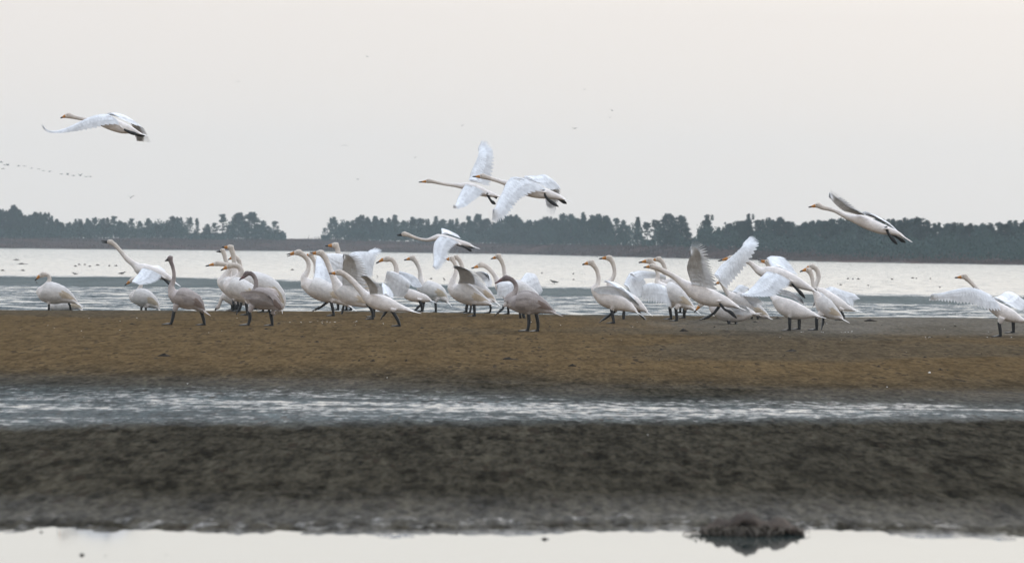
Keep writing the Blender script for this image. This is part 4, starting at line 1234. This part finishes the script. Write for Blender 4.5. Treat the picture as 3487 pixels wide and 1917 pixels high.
swan('G', [(2075, 832, 14), (1960, 780, 45), (1830, 720, 74), (1690, 660, 96), (1540, 610, 104), (1400, 580, 84)],
     [(1410, 590, 78), (1320, 560, 56), (1250, 500, 40), (1180, 445, 32), (1080, 415, 32), (1000, 395, 34)], (935, 392, 40), (885, 400, 766, 430),
     legs=[[(1740, 700), (1790, 770), (1860, 840), (1935, 925), 'fly'], [(2000, 790), (2050, 810), (2085, 830), 'fly']],
     wings=[(-1, .8, [(1400, 590, 1745, 690), (1320, 670, 1700, 770), (1230, 770, 1560, 880), (1160, 840, 1380, 905), (1110, 870, 1200, 900), (1080, 885, 1042, 893)]),
            (1, .7, [(1480, 520, 1850, 620), (1450, 470, 1780, 520), (1440, 440, 1720, 440), (1440, 425, 1650, 375), (1438, 415, 1570, 360), (1436, 410, 1460, 352)])],
     fold=False, Z=78.2, label='swan flapping among the others, neck out level, one wing sweeping down like a cape')
swan('H', [(748, 1092, 12), (640, 1065, 48), (520, 1040, 92), (400, 1010, 122), (270, 950, 116), (165, 870, 66)],
     [(190, 880, 62), (130, 820, 45), (105, 700, 38), (100, 600, 35), (80, 480, 34)], (52, 366, 40), (10, 360, -78, 352, .32),
     legs=[[(350, 1110), (350, 1190), (352, 1282)], [(480, 1110), (478, 1190), (482, 1270), 'stand']],
     wings=[(-1, .25, [(150, 740, 260, 810), (280, 740, 400, 850), (420, 800, 520, 920), (500, 880, 590, 960)]),
            (1, .4, [(180, 760, 300, 800), (140, 715, 220, 740), (105, 690, 160, 700)])],
     fold=False, dzneck=.35, label='swan standing square on two thick legs, its open beak pointing ahead')
swan('H', [(1068, 1132, 12), (980, 1085, 54), (880, 1030, 94), (800, 960, 98), (750, 880, 72), (710, 800, 46)],
     [(720, 820, 50), (680, 740, 32), (662, 650, 28), (650, 570, 29), (630, 510, 33)], (602, 474, 41), (560, 468, 484, 494),
     legs=[[(710, 1120), (712, 1200), (715, 1275)], [(800, 1110), (800, 1170), (788, 1215), 'toe']],
     wings=[(1, .3, [(700, 770, 650, 980), (740, 760, 760, 900), (790, 800, 860, 960)])],
     fold=True, label='swan seen from behind its shoulder with upright neck, front of two crossed necks', dull=.1)
swan('H', [(1240, 1012, 12), (1140, 985, 42), (1040, 945, 74), (930, 890, 92), (830, 820, 84), (760, 750, 60)],
     [(790, 770, 60), (700, 720, 38), (712, 650, 33), (738, 570, 31), (725, 490, 32), (690, 435, 34)], (645, 425, 40), (600, 435, 560, 460),
     legs=[[(1030, 1020), (1068, 1085), (1062, 1145)], [(960, 1000), (965, 1100), 'cut']],
     wings=[(1, .6, [(790, 760, 960, 985), (860, 705, 1090, 900), (980, 730, 1200, 950), (1100, 770, 1230, 880), (1180, 800, 1312, 855)])],
     fold=False, Z=88, label='swan whose neck loops behind the upright one, broad folded-down wing at its rear')
swan('I', [(1975, 1015, 14), (1830, 985, 52), (1700, 930, 98), (1560, 870, 118), (1420, 780, 104), (1290, 670, 78)],
     [(1310, 680, 78), (1210, 570, 50), (1140, 500, 40), (1080, 430, 36), (1010, 360, 37)], (925, 290, 47), (868, 302, 772, 311),
     legs=[[(1490, 1050), (1505, 1150), (1512, 1258)], [(1715, 1030), (1718, 1110), (1722, 1200), 'stand']],
     wings=[(-1, .9, [(1270, 590, 1545, 840), (1130, 510, 1320, 830), (960, 468, 1060, 745), (760, 505, 800, 715), (560, 555, 560, 690), (430, 600, 310, 672)]),
            (1, .8, [(1350, 660, 1720, 780), (1460, 620, 1850, 830), (1560, 555, 1920, 780), (1620, 545, 1950, 690)])],
     fold=False, label='lone swan far from the others, stretching one long wing low over the water')
# ---- in the air
swan('J', [(2240, 600, 12), (2120, 560, 44), (1980, 510, 84), (1820, 465, 122), (1650, 410, 132), (1480, 360, 116), (1340, 325, 84)],
     [(1360, 330, 84), (1200, 310, 56), (1050, 285, 44), (900, 262, 42), (780, 235, 48)], (690, 212, 62), (618, 228, 525, 264),
     legs=[[(1800, 450), (1880, 510), (2010, 570), (2150, 605), 'fly'], [(1950, 560), (2100, 600), (2290, 635), 'fly']],
     wings=[(-1, 1.1, [(1450, 230, 1800, 390), (1250, 235, 1500, 400), (1060, 285, 1250, 470), (860, 375, 960, 525), (650, 475, 720, 558), (450, 545, 500, 572), (290, 540, 320, 572), (190, 480, 215, 510), (143, 400, 150, 410)]),
            (1, .9, [(1480, 190, 1900, 320), (1700, 200, 2090, 400), (1950, 320, 2270, 470), (2050, 480, 2350, 620), (2080, 620, 2420, 740), (2110, 730, 2400, 788)])],
     fold=False, Z=82, label='highest swan, gliding alone with a long bowed wing curling up at its tip')
swan('K', [(1350, 928, 8), (1240, 905, 34), (1130, 880, 56), (1010, 835, 72), (890, 790, 70), (800, 772, 56)],
     [(820, 775, 58), (730, 765, 40), (640, 755, 31), (520, 742, 26), (410, 722, 25), (320, 700, 29)], (255, 694, 36), (215, 702, 112, 713),
     legs=[[(1150, 900), (1190, 970), (1225, 1010), (1275, 1045), 'fly'], [(1230, 920), (1270, 935), (1300, 945), 'fly']],
     wings=[(-1, .8, [(800, 770, 1110, 850), (745, 860, 1040, 925), (700, 960, 930, 1000), (680, 1020, 850, 1065), (672, 1050, 740, 1112), (665, 1060, 690, 1118), (655, 1065, 615, 1098)]),
            (1, .9, [(870, 680, 1190, 780), (900, 560, 1215, 640), (945, 470, 1245, 480), (990, 380, 1250, 330), (1015, 310, 1238, 240), (1025, 280, 1205, 165), (1030, 260, 1155, 98), (1032, 250, 1098, 78), (1030, 245, 1046, 74)])],
     fold=False, Z=84, label='leading swan of the flying pair, one wing straight up with spread fingers')
swan('K', [(2330, 975, 14), (2220, 935, 42), (2070, 895, 70), (1900, 860, 96), (1740, 820, 96), (1600, 780, 88), (1460, 735, 62)],
     [(1480, 740, 62), (1390, 715, 38), (1290, 685, 32), (1190, 655, 33), (1120, 635, 38)], (1070, 622, 43), (1025, 628, 922, 628),
     legs=[[(2000, 850), (2030, 930), (2110, 1010), (2222, 1080), 'fly'], [(2150, 935), (2240, 975), (2345, 1035), 'fly']],
     wings=[(-1, 1.0, [(1470, 680, 2080, 810), (1410, 760, 1850, 860), (1380, 850, 1700, 930), (1320, 960, 1600, 1020), (1290, 1030, 1500, 1150), (1275, 1080, 1410, 1260), (1265, 1100, 1320, 1310), (1258, 1110, 1250, 1315), (1250, 1110, 1200, 1290)]),
            (1, .9, [(1650, 655, 2120, 820), (1850, 640, 2200, 820), (1980, 620, 2262, 800), (2090, 720, 2250, 880), (2110, 840, 2220, 1010), (2095, 920, 2160, 1200), (2060, 950, 2090, 1215), (2030, 955, 2025, 1150)])],
     fold=False, Z=80, label='trailing swan of the flying pair, near wing swept down with long separated feathers')
swan('M', [(2145, 1125, 14), (2020, 1050, 42), (1880, 1000, 70), (1720, 960, 100), (1560, 905, 118), (1400, 840, 122), (1230, 770, 112), (1080, 730, 76)],
     [(1110, 735, 84), (980, 700, 62), (860, 645, 50), (740, 585, 43), (610, 545, 42), (480, 515, 48)], (380, 470, 58), (318, 482, 194, 510),
     legs=[[(1760, 930), (1800, 1030), (1870, 1130), (1980, 1255), 'fly'], [(1900, 1060), (2000, 1120), (2145, 1215), 'fly']],
     wings=[(-1, .75, [(1180, 650, 1440, 720), (1040, 610, 1290, 610), (900, 570, 1150, 520), (780, 490, 1000, 400), (700, 410, 870, 300), (670, 370, 775, 225), (655, 340, 700, 158), (640, 320, 612, 112)]),
            (1, .8, [(1230, 640, 1760, 800), (1330, 660, 1900, 880), (1480, 700, 2010, 990), (1700, 790, 2060, 1040)])],
     fold=False, Z=72, label='swan climbing steeply past the far pines with neck and body in one slanting line')

# ------------------------------------------------------------------ far birds in the air
def far_bird(x, y, Z, span, flap, label, group=None, yaw=0.0, name='distant_bird'):
    """small bird far off: spindle trunk, fanned tail and two cranked wings in one mesh"""
    bag = MeshBag(); s = span / 1.6
    VV, FF = [], []
    loft([Vector((t * s, 0, h * s)) for t, h in ((-.50, .03), (-.42, .03), (-.30, .01), (-.12, 0), (.1, 0), (.3, .0), (.5, .01))],
         [r_ * s for r_ in (.008, .022, .022, .06, .065, .035, .01)], 1.0, 8, VV, FF)
    bag.add(VV, FF, 0, np.array([.2] * 3))
    for sd_ in (-1, 1):
        P = [Vector((-.12 * s, 0, .03 * s)), Vector((-.16 * s, sd_ * .35 * s, (.03 + flap * .28) * s)), Vector((.02 * s, sd_ * .8 * s, (.03 + flap * .45) * s))]
        T = [Vector((.16 * s, 0, .03 * s)), Vector((.10 * s, sd_ * .38 * s, (.03 + flap * .24) * s)), Vector((.12 * s, sd_ * .8 * s, (.03 + flap * .43) * s))]
        V = []
        for i in range(7):
            l, t = Vector(cat([tuple(q) for q in P], i / 6)), Vector(cat([tuple(q) for q in T], i / 6))
            th = .014 * s * (1 - i / 8)
            m_ = l.lerp(t, .4)
            V += [l, m_ + Vector((0, 0, th)), t, m_ - Vector((0, 0, th))]
        F_ = []
        for i in range(6):
            for k in range(4): F_.append((i * 4 + k, i * 4 + (k + 1) % 4, i * 4 + 4 + (k + 1) % 4, i * 4 + 4 + k))
        F_ += [(0, 1, 2, 3), (24, 25, 26, 27)]
        bag.add(V, F_, 0, np.array([.2] * 3))
    o = mesh_obj(name, bag.V, bag.F, M_FARBIRD)
    o.location = at(x, y, Z); o.rotation_euler = (0, 0, yaw)
    return tag(o, label, 'bird', group)

GS = 'far birds strung out in a line over the end of the wood'
line = [(63, 566), (83, 566), (107, 573), (131, 576), (147, 582), (169, 584), (209, 593), (230, 595), (250, 598), (273, 599), (293, 602), (307, 602)]
for i, (x, y) in enumerate(line):
    far_bird(x, y, 900, 1.35, random.uniform(-.7, 1), 'faint bird speck, %s in the sloping string counted from the darker bunch' % ordn(i), GS, random.uniform(-.6, .6))
for i, (x, y) in enumerate([(4, 553), (16, 562), (26, 563), (11, 575)]):
    far_bird(x, y, 700, 1.15, random.uniform(-.3, 1), 'darker bird bunched at the head of the sloping string of specks', 'bunch of darker birds at the head of the string', random.uniform(-.6, .6))
for (x, y, sp, fl, lb) in [
    (811, 280, 12, .4, 'tiny dark bird alone high in the sky, well above the wood before the gap'),
    (1251, 194, 9, .6, 'highest faint bird speck in the sky'),
    (1327, 314, 8, .5, 'barely visible bird speck below and beside the highest one'),
    (1572, 429, 10, .9, 'small dark bird directly over the raised wing of the flying pair'),
    (1990, 306, 9, .3, 'small bird speck above the larger gull-like one'),
    (2085, 378, 10, .8, 'upper bird of the two specks stacked one over the other'),
    (2079, 401, 8, .4, 'lower bird of the two specks stacked one over the other'),
    (1172, 495, 15, -.6, 'small bird with drooping wings between the lone glider and the flying pair'),
    (1218, 611, 11, .1, 'faint bird just above the start of the long wood'),
    (1413, 537, 10, .4, 'faint bird to the front of the flying pair, ahead of their beaks'),
    (445, 674, 17, 1.0, 'bird with raised wings low over the pines under the string of specks')]:
    far_bird(x, y, 480, 1.7 * sp / F * 480, fl, lb, None, random.uniform(.6, 2.4))
far_bird(1956, 438, 420, 27 / F * 420, .35, 'gull-like bird with open angled wings, largest of the far birds in the sky', None, 1.0)

# ------------------------------------------------------------------ small waders at the water's edge
def wader(x, y, L, upright, label, flip=1, name='wading_bird'):
    u = (x - CX) / F
    Z = F * CAMH / (y - yh(x))
    s = L / F * Z
    V, Fc = [], []
    if upright:
        loft([Vector((.40 * s * flip, 0, .30 * s)), Vector((.2 * s * flip, 0, .42 * s)), Vector((0, 0, .58 * s)), Vector((-.12 * s * flip, 0, .75 * s))], [.02 * s, .11 * s, .17 * s, .10 * s], .9, 10, V, Fc)
        loft([Vector((-.10 * s * flip, 0, .72 * s)), Vector((-.17 * s * flip, 0, .95 * s)), Vector((-.22 * s * flip, 0, 1.0 * s)), Vector((-.36 * s * flip, 0, .96 * s))], [.09 * s, .08 * s, .07 * s, .015 * s], .9, 8, V, Fc)
        lz = .45
    else:
        loft([Vector((.55 * s * flip, 0, .16 * s)), Vector((.3 * s * flip, 0, .19 * s)), Vector((0, 0, .22 * s)), Vector((-.25 * s * flip, 0, .26 * s))], [.015 * s, .08 * s, .14 * s, .10 * s], .9, 10, V, Fc)
        loft([Vector((-.2 * s * flip, 0, .26 * s)), Vector((-.32 * s * flip, 0, .36 * s)), Vector((-.40 * s * flip, 0, .38 * s)), Vector((-.54 * s * flip, 0, .35 * s))], [.09 * s, .07 * s, .06 * s, .012 * s], .9, 8, V, Fc)
        lz = .14
    for k in (-1, 1):
        loft([Vector((.03 * s * k, .05 * s * k, lz * s)), Vector((.02 * s * k, .05 * s * k, .2 * lz * s)), Vector((.0, .05 * s * k, -.02))], [.022 * s, .014 * s, .014 * s], 1, 6, V, Fc)
    o = mesh_obj(name, V, Fc, M_WADER)
    p = at(x, y, Z); o.location = (p.x, p.y, 0)
    return tag(o, label, 'bird')
wader(255, 936, 20, False, 'small dark bird resting at the bright water edge behind the bowed swan')
wader(415, 936, 26, False, 'dark bird at the bright water edge just before the swan taking off', -1)
wader(1512, 958, 13, True, 'little wader standing upright in the bright shallows by the wing tip of the low flier')
wader(1887, 966, 30, False, 'long-tailed wader at the thin mud line beyond the grey-brown young swan')
wader(1285, 946, 9, True, 'tiny wader in the bright shallows behind the swan with hooded wings')
wader(125, 968, 9, True, 'tiny wader on the dark wet flat above the bowed swan')

# ------------------------------------------------------------------ clods, shells and weed on the flats
def clod(x, y, wpx, hpx, label, group=None, name='mud_clod', mat=None, seed=0, onwater=False):
    Z = F * CAMH / (y - yh(x)) if onwater else ground_hit(x, y)
    p = at(x, y, Z); s = wpx / F * Z / 2; h = hpx / F * Z
    r = random.Random(seed + int(x * 7 + y))
    V, Fc = [], []
    nr_, ns = 6, 12
    ph = [r.uniform(0, 6.28) for _ in range(4)]
    for i in range(nr_):
        t = i / (nr_ - 1); rad = math.cos(t * math.pi / 2) ** .7 if i < nr_ - 1 else .03
        for k in range(ns):
            a = 2 * math.pi * k / ns
            q = 1 + .25 * math.sin(2 * a + ph[0]) + .18 * math.sin(3 * a + ph[1] + t * 2) + r.uniform(-.12, .12)
            V.append(Vector((math.cos(a) * s * rad * q, math.sin(a) * s * .8 * rad * q, h * (t * (1 + .3 * math.sin(a + ph[2]))) - .01)))
    for i in range(nr_ - 1):
        for k in range(ns): Fc.append((i * ns + k, i * ns + (k + 1) % ns, (i + 1) * ns + (k + 1) % ns, (i + 1) * ns + k))
    Fc.append(tuple((nr_ - 1) * ns + k for k in range(ns))); Fc.append(tuple(range(ns))[::-1])
    o = mesh_obj(name, V, Fc, mat or M_CLOD)
    gz = 0 if onwater else float(ground_z(np.array([p.x]), np.array([p.y]))[0])
    o.location = (p.x, p.y, gz)
    return tag(o, label, {'mud_clod': 'clod', 'shell': 'shell', 'mud_lump': 'mud lump'}.get(name, 'clod'), group)

for (x, y, wd, h, lb) in [
    (558, 1213, 44, 11, 'largest dark clod on the brown sand, alone under the stooping young swan'),
    (1737, 1224, 58, 9, 'long flat dark clod on the brown sand below the large young swan'),
    (1950, 1247, 26, 10, 'dark clod with crumbs in the brown sand below and beyond the long flat one'),
    (1270, 1230, 20, 8, 'dark clod on the brown sand, second of a short row of three'),
    (1224, 1229, 14, 7, 'smallest dark clod of a short row of three on the brown sand'),
    (1383, 1230, 12, 8, 'upright little clod ending the short row of three'),
    (1030, 1147, 18, 5, 'flat dark clod just below the marching swans'),
    (1078, 1165, 20, 6, 'dark clod on the sand under the marching swans, nearer the viewer than its flat neighbour'),
    (2327, 1128, 34, 10, 'dark weed clod on the grey sand before the swan with the wide low wing'),
    (2965, 1094, 42, 8, 'dark weed heap at the water edge of the grey sand, beyond the last standing group'),
    (2650, 1086, 34, 7, 'dark weed heap at the water edge behind the square-standing swan'),
    (2692, 1196, 48, 8, 'long rusty-dark weed patch on the brown sand below the square-standing swan'),
    (2992, 1249, 20, 7, 'small dark clod between two white shell flecks far out on the brown sand'),
    (3200, 1260, 22, 7, 'dark clod on the brown sand beside the brightest shell'),
    (3148, 1218, 18, 6, 'dark clod on the brown sand above the brightest shell'),
    (1864, 1245, 16, 5, 'low dark clod beside the crumbling one below the large young swan'),
    (640, 1222, 16, 4, 'small clod a little beyond the largest dark clod'),
    (1460, 1255, 22, 4, 'thin dark clod at the lower rim of the brown sand')]:
    clod(x, y, wd, h, lb)
r = random.Random(3)
for i in range(120):
    x = r.uniform(10, 3480); y = r.uniform(1072, 1300) + x * .008
    clod(x, y, r.uniform(6, 22) if r.random() < .8 else r.uniform(22, 40), r.uniform(2, 5.5), 'scattered dark crumb of weed on the brown sand', 'dark weed crumbs strewn over the sand bank', seed=i)
for (x, y, wd, lb) in [(3164, 1269, 11, 'brightest white shell on the brown sand, near the lower rim of the bank'),
                       (1318, 1286, 8, 'white shell at the lower rim of the sand below the row of three clods'),
                       (640, 1306, 8, 'white shell on the damp rim below the largest dark clod'),
                       (3020, 1318, 9, 'white shell fleck on the damp rim of the bank beyond the young swans'),
                       (2207, 1480, 9, 'blurred pale shell on the near dark mud')]:
    clod(x, y, wd, wd * .5, lb, None, 'shell', M_SHELL)
for i in range(95):
    x = r.uniform(10, 3480); y = (r.uniform(1072, 1128) if r.random() < .72 else r.uniform(1128, 1280)) + x * .008
    clod(x, y, r.uniform(4, 9), r.uniform(1.4, 2.6), 'tiny pale shell fleck glinting on the sand', 'shell flecks strewn over the sand bank', 'shell', M_SHELL, seed=i)
for i in range(46):
    a_, b_, yy = [(965, 1245, 1097), (2690, 2900, 1131), (3130, 3480, 1149)][i % 3]
    x = r.uniform(a_, b_)
    clod(x, yy + r.gauss(0, 2), r.uniform(5, 13), r.uniform(1.4, 2.6), 'pale shell scrap in one of the thin bright drift lines on the sand', 'shell scraps in the drift lines', 'shell', M_SHELL, seed=i)
for (x, y, wd) in [(258, 907, 12), (270, 902, 10), (288, 902, 9), (306, 908, 11), (334, 904, 14), (372, 906, 9), (395, 906, 10), (53, 886, 26), (77, 900, 40),
                   (10, 922, 16), (77, 922, 16), (1846, 931, 8), (1467, 950, 16), (1952, 933, 8), (1953, 953, 9), (2888, 950, 9), (2904, 951, 6), (2923, 951, 11),
                   (3038, 952, 10), (2864, 971, 10), (2956, 973, 8), (3107, 948, 10), (3121, 949, 7), (3168, 950, 6), (3200, 979, 8), (947, 970, 17), (995, 920, 16)]:
    clod(x, y, wd, 4, 'small mud lump breaking the surface of the bright far shallows', 'mud lumps in the far shallows', 'mud_lump', None, onwater=True)

# root clump in the near pool
def root_clump():
    Zc = 24.2
    c = at(2560, 1800, Zc); 
    root = bpy.data.objects.new('root_clump', None); COL.objects.link(root); root.location = (c.x, c.y, 0)
    r = random.Random(8)
    V, Fc = [], []
    # ragged peat cap: an arch with a dark hollow beneath
    nu, nv = 26, 9
    for i in range(nu):
        t = i / (nu - 1); x = -.27 + .54 * t
        hgt = (.035 + .03 * math.sin(t * math.pi)) * (1 + .2 * math.sin(t * 17)) * min(1, 6 * t, 6 * (1 - t)) + .012
        for j in range(nv):
            v = j / (nv - 1)
            yy = -.13 + .34 * v
            under = .018 + .045 * math.exp(-((t - .42) / .16) ** 2) + .018 * math.exp(-((t - .72) / .06) ** 2)
            zz = (under if j == 0 else hgt * math.sin(min(1, v * 1.5) * math.pi / 2) * (1 - .65 * max(0, v - .5) * 2) + under * (1 - v)) + r.uniform(-.012, .012)
            V.append(Vector((x + r.uniform(-.01, .01), yy + .03 * math.sin(t * 9), max(zz, .002))))
    for i in range(nu - 1):
        for j in range(nv - 1):
            a = i * nv + j; Fc.append((a, a + nv, a + nv + 1, a + 1))
    # underside
    b0 = len(V)
    for i in range(nu):
        t = i / (nu - 1); x = -.27 + .54 * t
        under = .012 + .045 * math.exp(-((t - .42) / .16) ** 2) + .018 * math.exp(-((t - .72) / .06) ** 2)
        V += [V[i * nv] - Vector((0, -.02, .008)), Vector((x, .06, under * .8)), Vector((x, .12, -.01))]
    for i in range(nu - 1):
        for j in range(2):
            a = b0 + i * 3 + j; Fc.append((a, a + 1, a + 4, a + 3))
        Fc.append((i * nv, b0 + i * 3, b0 + i * 3 + 3, (i + 1) * nv))
    mesh_obj('peat_cap', V, Fc, M_PEAT, parent=root)
    V, Fc = [], []
    for k in range(210):
        x = r.gauss(-.06, .13); y0 = -.12 + r.uniform(-.03, .12); z0 = max(.01, .045 * (1 - (x / .30) ** 2))
        ang = r.uniform(-2.9, -.3); ln_ = r.uniform(.03, .17)
        d = Vector((math.cos(ang) * ln_ * .7, math.sin(ang) * ln_ * 1.6, -z0 + r.uniform(-.006, .010)))
        P = [Vector((x, y0, z0)), Vector((x, y0, z0)) + d * .45 + Vector((r.uniform(-.02, .02), 0, r.uniform(-.01, .03))), Vector((x, y0, z0)) + d]
        Q = [Vector(cat([tuple(q) for q in P], s_ / 4)) for s_ in range(5)]
        q_ = r.uniform(.4, 1.2)
        loft(Q, [.0038 * q_, .0042 * q_, .0035 * q_, .003 * q_, .001], 1, 5, V, Fc)
    mesh_obj('roots', V, Fc, M_ROOT, parent=root)
    tag(root, 'tangled clump of roots and peat at the edge of the near pool', 'root clump')
M_PEAT = plain_mat("dark_peat", (.040, .029, .022), .9, .15, 12, .5, .01)
M_ROOT = plain_mat("tan_roots", (.065, .052, .038), .85, .2, 40, .5)
root_clump()
for (x, y, wd, h, lb) in [(1855, 1836, 46, 11, 'blurred dark lump in the near pool below the middle of the picture'),
                          (278, 1890, 28, 12, 'blurred dark lump low in the near pool, larger of two side by side'),
                          (358, 1892, 18, 8, 'blurred lump low in the near pool, smaller of two side by side'),
                          (138, 1812, 24, 9, 'small green-grey lump at the inner edge of the near pool'),
                          (1555, 1817, 24, 9, 'upright lump at the inner edge of the near pool'),
                          (565, 1888, 18, 7, 'faint lump in the near pool standing apart from the side by side two')]:
    clod(x, y, wd, h, lb, None, 'mud_lump', onwater=True)
